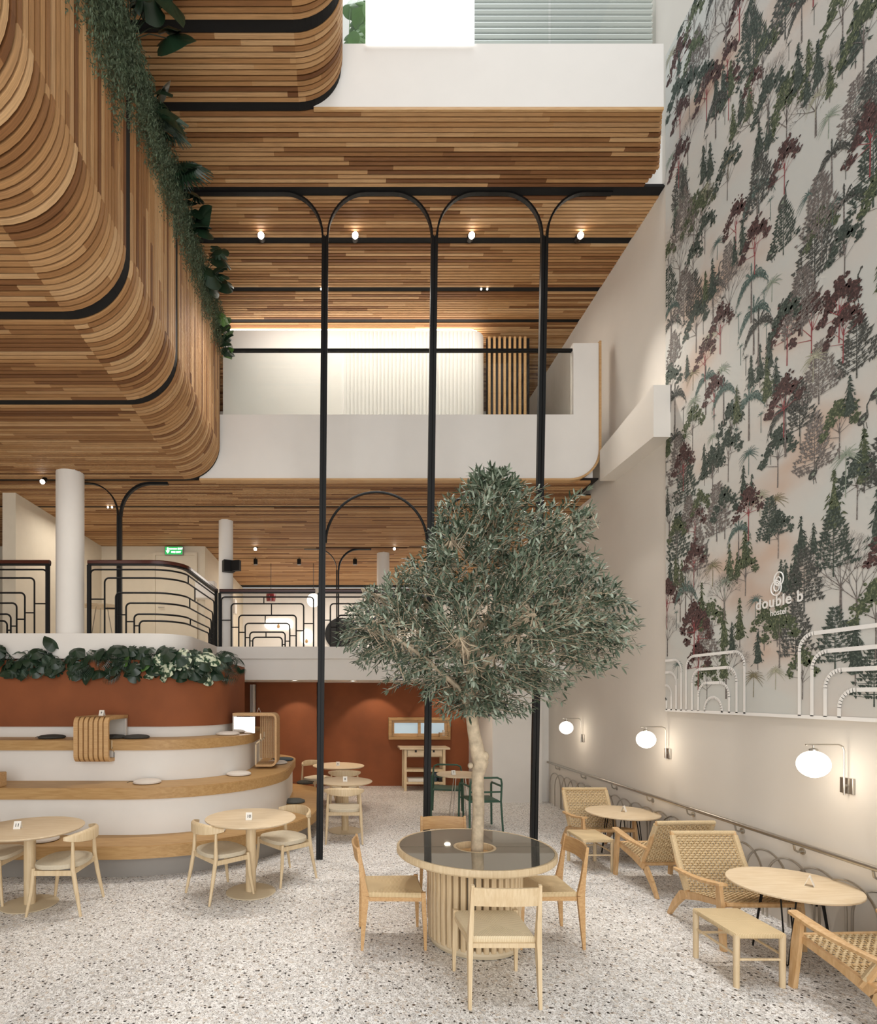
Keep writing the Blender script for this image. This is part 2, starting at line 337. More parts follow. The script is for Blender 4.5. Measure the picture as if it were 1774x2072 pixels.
# right wall and its ledge beam
b = MB(); b.box(XW, XW+.25, -5, 16.2, 0, 12); b.obj('wall_right', M['wallr']); struct(bpy.data.objects['wall_right'])
b = MB()
p = [(-.2, 3.55), (.02, 3.55), (.02, 3.95), (-.2, 3.95)]
b.add([(3.62, 6.3, 5.17), (3.9, 6.3, 5.17), (3.9, 6.3, 5.62), (3.62, 6.3, 5.62), (3.72, 9.6, 5.0), (3.9, 9.6, 5.0), (3.9, 9.6, 5.3), (3.72, 9.6, 5.3)][:0] or
      [(3.68, 6.55, 5.02), (3.9, 6.55, 5.02), (3.9, 6.55, 5.63), (3.68, 6.55, 5.63), (3.68, 7.9, 5.02), (3.9, 7.9, 5.02), (3.9, 7.9, 5.45), (3.68, 7.9, 5.45)],
      [(0, 1, 2, 3), (7, 6, 5, 4), (0, 4, 5, 1), (3, 2, 6, 7), (0, 3, 7, 4), (1, 5, 6, 2)])
struct(b.obj('trim_1', M['wallr']), 'plastered beam stub along the right wall')
# far left outer wall
b = MB(); b.box(-8.2, -8, -5, 16.2, 0, 8); struct(b.obj('wall_left', M['cream']))
# back walls under mezzanine
b = MB(); b.box(-.45, 2.85, 12.2, 12.4, 0, MU); struct(b.obj('wall_back', M['terra']), 'terracotta wall under the mezzanine')
b = MB(); b.box(-5, -.45, 11.5, 11.7, 0, MU); b.box(-.47, -.45, 11.5, 12.3, 0, MU); struct(b.obj('wall_back_left', M['terra']), 'darker terracotta wall left of the alcove')
b = MB(); b.box(2.82, 3.73, 10.3, 12.3, 0, MU); struct(b.obj('wall_pier', M['white']), 'white pier at the end of the right wall')
b = MB(); b.box(3.73, XW, 10.42, 12.3, 0, MU); struct(b.obj('trim_2', M['white']))
b = MB(); b.box(-1.83, -1.72, 11.42, 11.5, 0, 2.2); b.box(-1.74, -1.72, 11.2, 11.5, 0, 2.2); struct(b.obj('trim_3', M['white']), 'white door frame edge behind the drum')
# mezzanine slab
b = MB()
b.box(-8, XW, 9.62, 16.2, MU, MZ-.21); b.box(-8, XW, 9.55, 16.2, MZ-.21, MZ-.01); b.box(-8, XW, 9.6, 16.2, MZ-.01, MZ)
struct(b.obj('floor.001', M['white']), 'white mezzanine slab edge')
curb = [(-8, 7.5), (-2.6, 7.5)]+arcpts(-2.6, 8.0, .5, -pi/2, 0, 10)[1:]+[(-2.1, 9.55), (-8, 9.55)]
b = MB(); b.prism(curb, 2.48, MZ); struct(b.obj('floor.002', M['white'], smooth=True), 'white curved mezzanine curb behind the planting')
# mezzanine walls
b = MB(); b.box(-5.1, -4.9, 8.45, 11.5, MZ, H1); struct(b.obj('wall_mezzanine_side', M['cream']))
b = MB(); b.box(-8, -2.77, 11.5, 11.7, MZ, H1); b.box(-2.97, -2.77, 11.7, 16, MZ, H1); struct(b.obj('wall_mezzanine', M['cream']))
b = MB(); b.box(-8, XW, 16, 16.2, MZ, H1); struct(b.obj('wall_mezzanine_back', M['white']))
d = sempty('door_1', 'cream door on the mezzanine'); b = MB(); b.rbox(-3.78, -2.98, 11.46, 11.5, MZ, 4.85, .005); b.obj('door_leaf', M['cream'], d)
b = MB(); b.box(-3.84, -3.78, 11.44, 11.5, MZ, 4.91); b.box(-2.98, -2.92, 11.44, 11.5, MZ, 4.91); b.box(-3.78, -2.98, 11.44, 11.5, 4.85, 4.91); b.obj('door_frame', M['cream'], d)
b = MB(); b.tube([(-3.7, 11.44, 3.78), (-3.7, 11.4, 3.78), (-3.58, 11.4, 3.78)], .012); b.obj('door_handle', M['steel'], d)
# upper rooms
b = MB(); b.box(-8, XW, 12, 12.2, H1+.95, H2+.1); struct(b.obj('wall_upper_back', M['white']))
vol = arcpts(2.15, 9.35, .25, -pi/2, 0, 6)
b = MB(); b.prism([(-1.9, 9.1)]+vol+[(2.4, 11.9), (-1.9, 11.9)], 6.0, 7.93); struct(b.obj('wall_upper_room', M['white'], smooth=True), 'white rounded room volume behind the glass balustrade')
b = MB(); b.prism([(-1.85, 9.15)]+arcpts(2.12, 9.38, .23, -pi/2, 0, 6)+[(2.35, 11.0), (-1.85, 11.0)], 7.95, 7.985); tag(b.obj('cove_light', M['cove']), 'glowing cove light strip on top of the white upper room', 'light')

# ------------------------------------------------------------------ slatted timber
PITCH = .054; SW = .034
def slat_mesh_straight(x0, x1, name='slat'):
    b = MB(); h = .038; n = 1
    xs = [x0, x1]; L = x1-x0
    vs = [(x, y, z) for x in xs for (y, z) in ((-SW/2, 0), (SW/2, 0), (SW/2, h), (-SW/2, h))]
    q = [(0, 0), (0, 1), (L, 1), (L, 0)]
    b.add(vs, [(0, 4, 5, 1), (1, 5, 6, 2), (2, 6, 7, 3), (3, 7, 4, 0), (0, 1, 2, 3), (7, 6, 5, 4)],
          [[(0, 0), (L, 0), (L, .03), (0, .03)]]*4+[[(0, 0)]*4]*2)
    return b.mesh(name, M['slat'])
def slat_mesh_wrap(x0, xe, z, top, r, h=.038, name='slat', w=SW):
    """one slat: along X under the soffit, round the corner, up the fascia"""
    path = [(x0, z)]; segs = [0]
    n = 10
    for i in range(n+1):
        a = -pi/2+pi/2*i/n; path.append((xe-r+r*cos(a), z+r+r*sin(a)))
    path.append((xe, top)); b = MB(); k = len(path)
    nor = []
    for i in range(k):
        if i == 0: nor.append((0, 1))
        elif i == k-1: nor.append((-1, 0))
        else:
            a = -pi/2+pi/2*(i-1)/n; nor.append((-cos(a), -sin(a)))
    rings = []
    for (x, zz), (nx, nz) in zip(path, nor): rings.append([(x, -w/2, zz), (x, w/2, zz), (x+nx*h, w/2, zz+nz*h), (x+nx*h, -w/2, zz+nz*h)])
    vs = [p for rg in rings for p in rg]; fs = []; uv = []; s = 0
    for i in range(k-1):
        l = math.dist(path[i], path[i+1]); off = 0 if i == 0 else (100 if i <= n else 200)
        for j in range(4):
            fs.append((i*4+j, (i+1)*4+j, (i+1)*4+(j+1) % 4, i*4+(j+1) % 4)); uv.append([(s+off, 0), (s+l+off, 0), (s+l+off, .03), (s+off, .03)])
        s += l
    b.add(vs, fs, uv); b.add([rings[0][j] for j in range(4)], [(3, 2, 1, 0)], [[(0, 0)]*4]); b.add([rings[-1][j] for j in range(4)], [(0, 1, 2, 3)], [[(s+200, 0)]*4])
    return b.mesh(name, M['slat'])
def wrap_profile(x0, xe, z, top, r, y0, y1, off, th=.02, n=12):
    """backing sheet following the wrap, set back by off"""
    path = [(x0, z+off)]+[(xe-r+(r-off)*cos(-pi/2+pi/2*i/n), z+r+(r-off)*sin(-pi/2+pi/2*i/n)) for i in range(n+1)]+[(xe-off, top)]
    inner = [(x0, z+off+th)]+[(xe-r+(r-off-th)*cos(-pi/2+pi/2*i/n), z+r+(r-off-th)*sin(-pi/2+pi/2*i/n)) for i in range(n+1)]+[(xe-off-th, top)]
    b = MB(); k = len(path); vs = [(x, y, z_) for y in (y0, y1) for (x, z_) in path+inner]; m = 2*k; fs = []
    for i in range(k-1):
        fs += [(i, i+1, m+i+1, m+i), (k+i, m+k+i, m+k+i+1, k+i+1), (i, k+i, k+i+1, i+1), (m+i, m+i+1, m+k+i+1, m+k+i)]
    fs += [(0, m, m+k, k), (k-1, 2*k-1, m+2*k-1, m+k-1)]
    b.add(vs, fs); return b
def ramp_slats(parent, me, ya, yb, z, pitch=PITCH):
    n = max(1, int(round((yb-ya)/pitch))); p = (yb-ya)/n
    for i in range(n): link('slat', me, parent, (0, ya+p*(i+.5), z))

# left gallery of the first upper level (the big stepped wooden volume)
R1 = .5; TOP1 = 7.12
G1 = sempty('ceiling', 'curved timber slat underside and front of the left gallery')
wrap_profile(-8, X1, H1, TOP1, R1, 1.2, YF1, .04).obj('backing_board', M['back'], G1)
me = slat_mesh_wrap(-8, X1, H1, TOP1, R1, w=.037)
for ya, yb in ((1.25, 4.46), (4.56, 5.80), (5.90, 7.93)): ramp_slats(G1, me, ya, yb, 0, .058)
for ya, yb in ((4.46, 4.56), (5.80, 5.90), (7.93, 8.0)):
    wrap_profile(-8, X1, H1, TOP1, R1, ya, yb, .012, .03).obj('groove_strip', M['matte'], G1)
b = MB(); b.box(-8, X1-.62, 1.2, 7.9, H1+.1, 6.0); struct(b.obj('floor.003', M['white']))
b = MB(); b.box(X1-.14, X1-.06, 1.2, 7.9, 6.0, TOP1); struct(b.obj('wall_parapet', M['white']))

# second upper level, left part (reaches over the atrium edge)
G2 = sempty('ceiling.001', 'curved timber slat underside of the upper left gallery')
R2 = .45; TOP2 = 10.3
wrap_profile(-8, X2, H2, TOP2, R2, .8, YF2, .04).obj('backing_board', M['back'], G2)
me = slat_mesh_wrap(-8, X2, H2, TOP2, R2)
for ya, yb in ((3.2, 5.04), (5.14, 5.74)): ramp_slats(G2, me, ya, yb, 0, .05)
for ya, yb in ((3.1, 3.2), (5.04, 5.14), (5.74, 5.83)):
    wrap_profile(-8, X2, H2, TOP2, R2, ya, yb, .012, .03).obj('groove_strip', M['matte'], G2)
# second level back soffit
G3 = sempty('ceiling.002', 'timber slat ceiling with black grooves behind the atrium')
b = MB(); b.box(-8, 3.36, YF2+.02, 6.72, H2+.04, H2+.062); b.prism([(3.36, 5.83), (3.64, 6.4), (3.66, 6.72), (3.36, 6.72)], H2+.04, H2+.062); b.box(-8, XW, 6.72, 12.1, H2+.04, H2+.062); b.obj('backing_board', M['back'], G3)
for k, (ya, yb, xr) in enumerate(((5.83, 6.70, 3.36), (6.82, 7.44, XW), (7.54, 8.35, XW), (8.44, 9.06, XW), (9.14, 12.0, XW))):
    me = slat_mesh_straight(-8, xr)
    if k == 0:
        n = 16
        for i in range(n):
            mm = slat_mesh_straight(-8, min(3.375+.31*i/11, 3.69)-(.0 if i < 11 else .012*(i-11))); link('slat', mm, G3, (0, 5.83+.87*(i+.5)/n, H2))
    else: ramp_slats(G3, me, ya, yb, H2, .053)
for ya, yb in ((6.70, 6.82), (7.44, 7.54), (8.35, 8.44), (9.06, 9.14)):
    b = MB(); b.box(-8, XW, ya, yb, H2+.012, H2+.033); b.obj('groove_strip', M['matte'], G3)
b = MB(); b.box(-8, 3.36, 5.96, 6.72, H2+.063, 8.75); b.box(-8, XW, 6.75, 12.1, H2+.063, 8.75); struct(b.obj('floor.004', M['white']))
b = MB(); b.box(X2-.3, 3.37, YF2, YF2+.14, H2+.03, 8.77); struct(b.obj('wall_upper_fascia', M['white']), 'white balcony front at the top of the atrium')
b = MB(); b.box(X2-.3, 3.37, YF2-.004, YF2+.02, H2, H2+.028); struct(b.obj('trim_4', M['honey']))
# first level back soffit
G4 = sempty('ceiling.003', 'timber slat ceiling over the mezzanine')
b = MB(); b.box(-8, 3.72, YF1+.05, 8.68, H1+.04, H1+.062); b.box(-8, XW, 8.68, 16, H1+.04, H1+.062); b.obj('backing_board', M['back'], G4)
for ya, yb, xr in ((8.05, 8.66, 3.62), (8.66, 9.06, XW), (9.14, 11.55, XW), (11.63, 12.50, XW), (12.56, 15.6, XW)):
    ramp_slats(G4, slat_mesh_straight(-8, xr), ya, yb, H1, .053)
for ya, yb in ((9.06, 9.14), (11.55, 11.63), (12.50, 12.56), (15.6, 16.0)):
    b = MB(); b.box(-8, XW, ya, yb, H1+.012, H1+.033); b.obj('groove_strip', M['matte'], G4)
b = MB(); b.box(-8, 3.66, YF1+.1, 12.1, H1+.062, 6.0); struct(b.obj('floor.005', M['white']))
# white first level fascia with rounded right corner + timber edge
def fascia_poly(xr, r, z0, zt):
    return [(X1-.3, z0), (xr-r, z0)]+arcpts(xr-r, z0+r, r, -pi/2, 0, 10)[1:]+[(xr, zt), (xr-.36, zt), (xr-.36, 6.0), (X1-.3, 6.0)]
def xzprism(b, poly, y0, y1):
    n = len(poly); b.add([(x, y0, z) for x, z in poly]+[(x, y1, z) for x, z in poly], [tuple(range(n)), tuple(range(2*n-1, n-1, -1))]+[(i, n+i, n+(i+1) % n, (i+1) % n) for i in range(n)])
b = MB(); xzprism(b, fascia_poly(3.70, .42, H1+.03, 7.02), YF1, YF1+.1); struct(b.obj('wall_balcony_fascia', M['white']), 'white balcony front with a rounded lower right corner')
pts = [(X1-.3, YF1+.05, H1+.015), (3.28, YF1+.05, H1+.015)]+[(x, YF1+.05, z) for x, z in arcpts(3.28, H1+.45, .435, -pi/2, 0, 12)[1:]]+[(3.715, YF1+.05, 7.04)]
b = MB(); b.sweep(pts, [(-.07, -.015), (.07, -.015), (.07, .015), (-.07, .015)], up=(0, 1, 0)); b2 = MB()
for i in range(len(pts)-1):
    p, q = Vector(pts[i]), Vector(pts[i+1]); b2.bar(p, q, .028, .15, up=(0, 1, 0))
struct(b2.obj('trim_5', M['honey']), 'thin oak edging round the balcony front')
# glass balustrade of the first level
g = thing('glass_balustrade', 'clear glass balustrade with black top rail above the white balcony front', 'railing', (0, YF1+.06, 6.0))
xs = [X1+.02, .05, 1.42, 1.98, 3.34]
for a, c in zip(xs[:-1], xs[1:]):
    b = MB(); b.box(a+.004, c-.004, -.006, .006, .02, .93); b.obj('pane', M['glass'], g)
b = MB(); b.rbox(X1+.0, 3.36, -.03, .03, .93, .965, .005); b.obj('top_rail', M['black'], g)
b = MB(); b.box(X1+.0, 3.36, -.012, .012, 0, .02); b.obj('bottom_rail', M['black'], g)
# fluted panels on the upper room wall
fl = sempty('trim_6', 'fluted white panels on the upper room wall'); fb = MB()
for k in range(34): fb.box(.12+k*.062, .15+k*.062, 9.075, 9.1, 6.05, 7.9)
fb.obj('flute', M['white'], fl, kind='stuff')
sc = thing('slat_screen', 'vertical timber slat screen behind the right end of the glass balustrade', 'screen', (2.45, 9.3, 6.0))
sm = MB(); sm.rbox(-.02, .02, -.02, .02, 0, 1.95, .004); smm = sm.mesh('slat', M['honey'])
for k in range(8): link('slat', smm, sc, (.04+k*.085, 0, 0))
b = MB(); b.box(0, .72, .03, .05, 0, 1.95); b.obj('backing', M['back'], sc)

# top level balustrade, blind and louvres
g = thing('glass_balustrade', 'clear glass balustrade at the very top above the white upper fascia', 'railing', (0, YF2+.07, 8.77))
for a, c in ((.03, .27), (1.4, 2.2), (2.22, 3.33)):
    b = MB(); b.box(a+.004, c-.004, -.006, .006, 0, 1.0); b.obj('pane', M['glass'], g)
b = MB(); b.box(.03, 3.33, -.02, .02, 1.0, 1.03); b.obj('top_rail', M['steel'], g)
b = MB(); b.box(.27, 1.395, YF2-.03, YF2-.015, 8.75, 10.4); tag(b.obj('roller_blind', M['litwin']), 'bright white roller blind hanging over the top balustrade', 'blind')
b = MB(); b.box(.0, XW, 8.0, 8.1, 8.77, 12); struct(b.obj('wall_top', M['white']))
M['louvre'] = plain('pale grey louvre metal', '#c2c6c2', .5)
lv = thing('louvre_screen', 'pale corrugated louvre screen behind the right top balustrade', 'screen', (0, 6.9, 8.77))
lb = MB(); lb.rbox(1.5, 3.85, -.03, .03, 0, .045, .01, 1); lbm = lb.mesh('louvre', M['louvre'])
for k in range(24): link('louvre', lbm, lv, (0, 0, .04+k*.075), (radians(35), 0, 0))
b = MB(); b.box(1.5, 3.85, .05, .07, 0, 1.9); b.obj('backing', M['louvre'], lv)

# ------------------------------------------------------------------ black arched frames
def frame_post(parent, x0, x1, y, z1, r, w=.075, dep=.06):
    b = MB(); b.bar((x0-.022, y, 0), (x1-.022, y, z1), .036, dep, up=(0, 1, 0)); b.bar((x0+.022, y, 0), (x1+.022, y, z1), .036, dep, up=(0, 1, 0)); b.bar((x0, y, 0), (x1, y, z1), .02, dep*.5, up=(0, 1, 0))
    b.obj('post', M['black'], parent)
def branch(parent, x, y, z0, zt, rx, sgn, xe=None, w=.022, dep=.055):
    pts = [(x+sgn*(rx-rx*cos(a)), y, z0+(zt-z0)*sin(a)) for a in [pi/2*i/10 for i in range(11)]]
    if xe is not None: pts.append((xe, y, zt))
    b = MB()
    for i in range(len(pts)-1): b.bar(pts[i], Vector(pts[i+1])+(Vector(pts[i+1])-Vector(pts[i])).normalized()*.003, w, dep, up=(0, 1, 0))
    return b
YA = 6.78
fa = thing('arched_steel_frame', 'tall black steel frame of three posts with arched heads behind the olive tree', 'frame')
posts = [(-.245, -.175), (1.05, 1.15), (2.35, 2.485)]
zs = 7.55
for k, (xa, xb) in enumerate(posts):
    frame_post(fa, xa, xb, YA, zs, .5)
ZT = H2+.005
for (x, sg, xe) in ((posts[0][1]-.03, -1, -1.9), (posts[0][1]+.03, 1, .49), (posts[1][1]-.03, -1, .49), (posts[1][1]+.03, 1, 1.82), (posts[2][1]-.03, -1, 1.82), (posts[2][1]+.03, 1, 3.3)):
    branch(fa, x, YA, zs, ZT, .47, sg, xe).obj('arch', M['black'], fa)
def xat(k, z): return posts[k][0]+(posts[k][1]-posts[k][0])*z/zs
for k in (0, 1):
    z0 = 3.84; a, c = xat(k, z0)+.04, xat(k+1, z0)-.04; r = (c-a)/2
    b = MB(); b.tube([((a+c)/2-r*cos(t), YA, z0+r*sin(t)) for t in [pi*i/28 for i in range(29)]], .016, 8)
    b.obj('lower_arch', M['black'], fa, smooth=True)
def small_frame(x, y, z0, zs_, zt, rx, label, xl, xr):
    t = thing('arched_steel_frame', label, 'frame', (x, y, z0))
    b = MB(); b.bar((-.018, 0, 0), (-.018, 0, zs_-z0), .03, .05, up=(0, 1, 0)); b.bar((.018, 0, 0), (.018, 0, zs_-z0), .03, .05, up=(0, 1, 0)); b.obj('post', M['black'], t)
    branch(t, .02, 0, zs_-z0, zt-z0, rx, 1, xr, w=.035).obj('arch', M['black'], t); branch(t, -.02, 0, zs_-z0, zt-z0, rx, -1, xl, w=.015).obj('arch', M['black'], t)
small_frame(-3.18, 8.07, MZ, 4.58, H1-.005, .42, 'black post with two curved arms behind the left mezzanine railing', -.6, .7)
small_frame(-.04, 11.7, MZ, 4.6, H1-.005, .42, 'black post with two curved arms deep in the mezzanine', -.7, .7)

# columns
for (u, Y, r, lab) in ((142, 7.72, .18, 'stout white round column between the left mezzanine railings'), (457, 9.85, .125, 'slimmer white column carrying the black speaker box'), (775, 12.1, .135, 'white column behind the olive tree on the mezzanine')):
    x = (u-UX)/F*Y; b = MB(); b.lathe([(r, MZ), (r, H1+.03)], (x, Y, 0), 40); tag(b.obj('column', M['white'], smooth=True), lab, 'column')

# ------------------------------------------------------------------ mezzanine railings
def railing(label, plan, loops, ztop=.98, posts_at=(), H=.93, rail=True):
    """plan: list of XY points; loops: (s_start, s_end, height) nested rounded bars"""
    t = thing('mezzanine_railing', label, 'railing', (plan[0][0], plan[0][1], MZ))
    o = Vector((plan[0][0], plan[0][1])); P = [Vector(p)-o for p in plan]; acc = [0]
    for i in range(1, len(P)): acc.append(acc[-1]+(P[i]-P[i-1]).length)
    def at(s, z):
        s = max(0, min(acc[-1], s))
        for i in range(1, len(P)):
            if s <= acc[i]+1e-9:
                f = (s-acc[i-1])/(acc[i]-acc[i-1]); q = P[i-1].lerp(P[i], f); return Vector((q.x, q.y, z))
    L = acc[-1]
    for (a, c, h) in loops:
        r = .06; path = [at(a, 0), at(a, h-r)]
        path += [at(a+r-r*cos(th), h-r+r*sin(th)) for th in [pi/2*i/5 for i in range(1, 6)]]
        n = max(2, int((c-a)/.08))
        path += [at(a+r+(c-a-2*r)*i/n, h) for i in range(1, n)]
        path += [at(c-r+r*sin(th), h-r+r*cos(th)) for th in [pi/2*i/5 for i in range(0, 6)]]
        path += [at(c, 0)]
        b = MB(); b.tube(path, .0125, 6); b.obj('baluster_loop', M['black'], t, smooth=True)
    for k in range(len(loops)-1):
        (a, c, h), (a2, c2, h2) = loops[k], loops[k+1]; b = MB(); zz = h2*.62
        b.tube([at(a, zz), at(a2, zz)], .010, 6); b.tube([at(c, zz-.06), at(c2, zz-.06)], .010, 6)
        s_ = a2+(c2-a2)*(.45+.12*(k % 2)); b.tube([at(s_, h), at(s_, h2)], .010, 6) if k % 2 == 0 or k < 3 else None
        b.obj('link_bar', M['black'], t, kind='stuff')
    for s_ in posts_at:
        q = at(s_, 0); b = MB(); b.box(q.x-.022, q.x+.022, q.y-.022, q.y+.022, 0, ztop-.05); b.obj('post', M['black'], t)
    n = max(2, int(L/.1)); path = [at(L*i/n, ztop-.045) for i in range(n+1)]
    b = MB(); b.sweep(path, [(-.03, -.01), (.03, -.01), (.03, .01), (-.03, .01)]); b.obj('under_rail', M['black'], t)
    path = [at(L*i/n, ztop-.01) for i in range(n+1)]
    b = MB(); b.sweep(path, [(-.035, -.025), (.035, -.025), (.035, .012), (.02, .025), (-.02, .025), (-.035, .012)]); b.obj('handrail', M['rail'], t, smooth=True)
    return t
def nest(L, n, a0, da, h0, hs, a1=None, db=None):
    return [(a0+sum(da[:k]), L-(a0 if a1 is None else a1)-sum((db or da)[:k]), h0-sum(hs[:k])) for k in range(n)]
da = [.17, .13, .11, .08, .05]; hs = [.115, .2, .14, .15, .09]
railing('black nested-loop railing section left of the stout column', [(-6.2, 7.56), (-3.92, 7.56)], nest(2.28, 6, .04, da, .87, hs), posts_at=(2.25,))
plan = [(-3.40, 7.56), (-2.55, 7.56)]+arcpts(-2.55, 7.96, .4, -pi/2, 0, 8)[1:]+[(-2.12, 9.6)]
Lp = sum(math.dist(plan[i], plan[i+1]) for i in range(len(plan)-1))
railing('black nested-loop railing that curves back above the planting', plan, nest(Lp, 6, .03, [.19, .15, .14, .11, .07], .87, hs, .05, [.1, .1, .1, .09, .06]), posts_at=(.01, Lp-.01))
railing('black nested-loop railing on the back slab left of the front steel post', [(-2.07, 9.64), (-.42, 9.64)], nest(1.65, 6, .03, da, .86, hs), posts_at=(.0,))
railing('black nested-loop railing on the back slab behind the olive tree', [(-.36, 9.64), (1.3, 9.64)], nest(1.66, 6, .03, da, .86, hs), posts_at=(.0,))
railing('black nested-loop railing on the back slab nearest the right wall', [(1.36, 9.64), (3.86, 9.64)], nest(2.5, 6, .03, da, .86, hs), posts_at=(.0, 2.48))

# ------------------------------------------------------------------ tiered bench
CX, CY = -2.52, 8.2
def tier(R, x0=-7.5, y1=10.25): return [(x0, CY-R)]+[(CX-.6, CY-R)]+arcpts(CX, CY, R, -pi/2, 0, 28)+arcpts(CX+R-.9, y1-.9, .9, 0, pi/2, 12)+[(x0, y1)]
tb = thing('tiered_bench', 'three-step curved bench of oak seat boards over white risers around the terracotta drum', 'bench', (0, 0, 0))
lev = [(2.23, 0, .37, .14), (1.78, .37, .92, .13), (1.27, .92, 1.43, .125)]
for k, (R, z0, z1, th) in enumerate(lev):
    b = MB(); b.prism(tier(R-(.14 if k == 0 else .05)), z0, z1-th)
    b.obj('riser' if k else 'plinth', M['greyp'] if k == 0 else M['white'], tb, smooth=True)
    b = MB(); o = tier(R); i_ = tier(R-.008); n = len(o)
    b.prism(o, z1-th, z1-.008); b.prism(i_, z1-.008, z1)
    b.obj('seat_board', M['oak'], tb, smooth=True)
def drum(off, x0=-7.5): return [(x0, 7.45+off), (-2.45, 7.45+off)]+arcpts(-2.45, 8.28, .83-off, -pi/2, 0, 18)[1:]+[(-1.62-off, 9.53), (x0, 9.53)]
b = MB(); b.prism(drum(.03), 1.43, 1.57); b.obj('drum_base', M['white'], tb, smooth=True)
b = MB(); b.prism(drum(0), 1.57, 2.46); b.obj('drum', M['terra'], tb, smooth=True)

def cushion(x, y, z, mat, label, r=.17, group='round seat cushions on the bench steps'):
    t = thing('round_cushion', label, 'cushion', (x, y, z), 0, group)
    b = MB(); b.lathe([(0, 0), (r*.86, 0), (r, .012), (r*.985, .028), (r*.8, .042), (r*.4, .05), (0, .052)][1:], (0, 0, 0), 28); b.obj('pad', mat, t, smooth=True)
    b = MB(); a = rnd.uniform(2.6, 3.6); b.tube([(r*cos(a), r*sin(a), .02), ((r+.04)*cos(a+.1), (r+.04)*sin(a+.1), .022), ((r+.08)*cos(a), (r+.08)*sin(a), .006)], .004, 5); b.obj('tie', M['cushd'], t)
    return t
Z3, Z2, Z1 = 1.43, .92, .37
def cpos(u, v, z): Y = (EH-z)*F/(v-VY); return (u-UX)/F*Y, Y
for (u, v, z, mat, lab) in ((105, 1488, Z3, 'cushd', 'dark cushion on the top step left of the ribbed tray'), (228, 1488.5, Z3, 'cushd', 'dark cushion on the top step partly behind the ribbed tray'),
    (276, 1489.5, Z3, 'cushd', 'dark cushion on the top step just right of the ribbed tray'), (461, 1487, Z3, 'cushw', 'white cushion at the right end of the top step'),
    (298, 1584.5, Z2, 'cushw', 'white cushion on the middle of the second step'), (483, 1568, Z2, 'cushw', 'white cushion on the second step below the mirrored tray'),
    (553, 1541, Z2, 'cushb', 'slate blue cushion far back on the second step'), (534, 1535, Z2, 'cushw', 'white cushion seen through the loop of the right tray'),
    (595, 1623, Z1, 'cushg', 'grey cushion on the lowest step left of the steel post'), (618, 1585, Z1, 'cushd', 'dark cushion on the lowest step behind the steel post'),
    (428, 1682, Z1, 'cushw', 'white cushion on the lowest step between the curved armchairs before the bench'), (88, 1700, Z1, 'cushw', 'white cushion on the lowest step behind the table at the left frame edge')):
    x, y = cpos(u, v, z)
    if z == Z3 and u < 400: y = 7.235; x = (u-UX)/F*y
    if 'loop' in lab: x, y = -.98, 8.72
    if 'slate blue' in lab: x, y = -.92, 9.15
    cushion(x, y, z, M[mat], lab, .165)

def sign(num, x, y, z, rz, label, w=.062, h=.07):
    t = thing('table_number', label, 'sign', (x, y, z), rz, 'folded white number cards')
    for s in (-1, 1):
        b = MB(); b.bar((0, s*.028, 0), (0, s*.002, h), w, .0022, up=(0, 1, .4)); b.obj('card_face', M['card'], t)
    if num:
        ang = atan2(h, .026)
        text_mesh(num, .042, M['ink'], 'numeral', t, (0, -.0175, h*.5), (ang, 0, 0), bold=.0006)
    return t

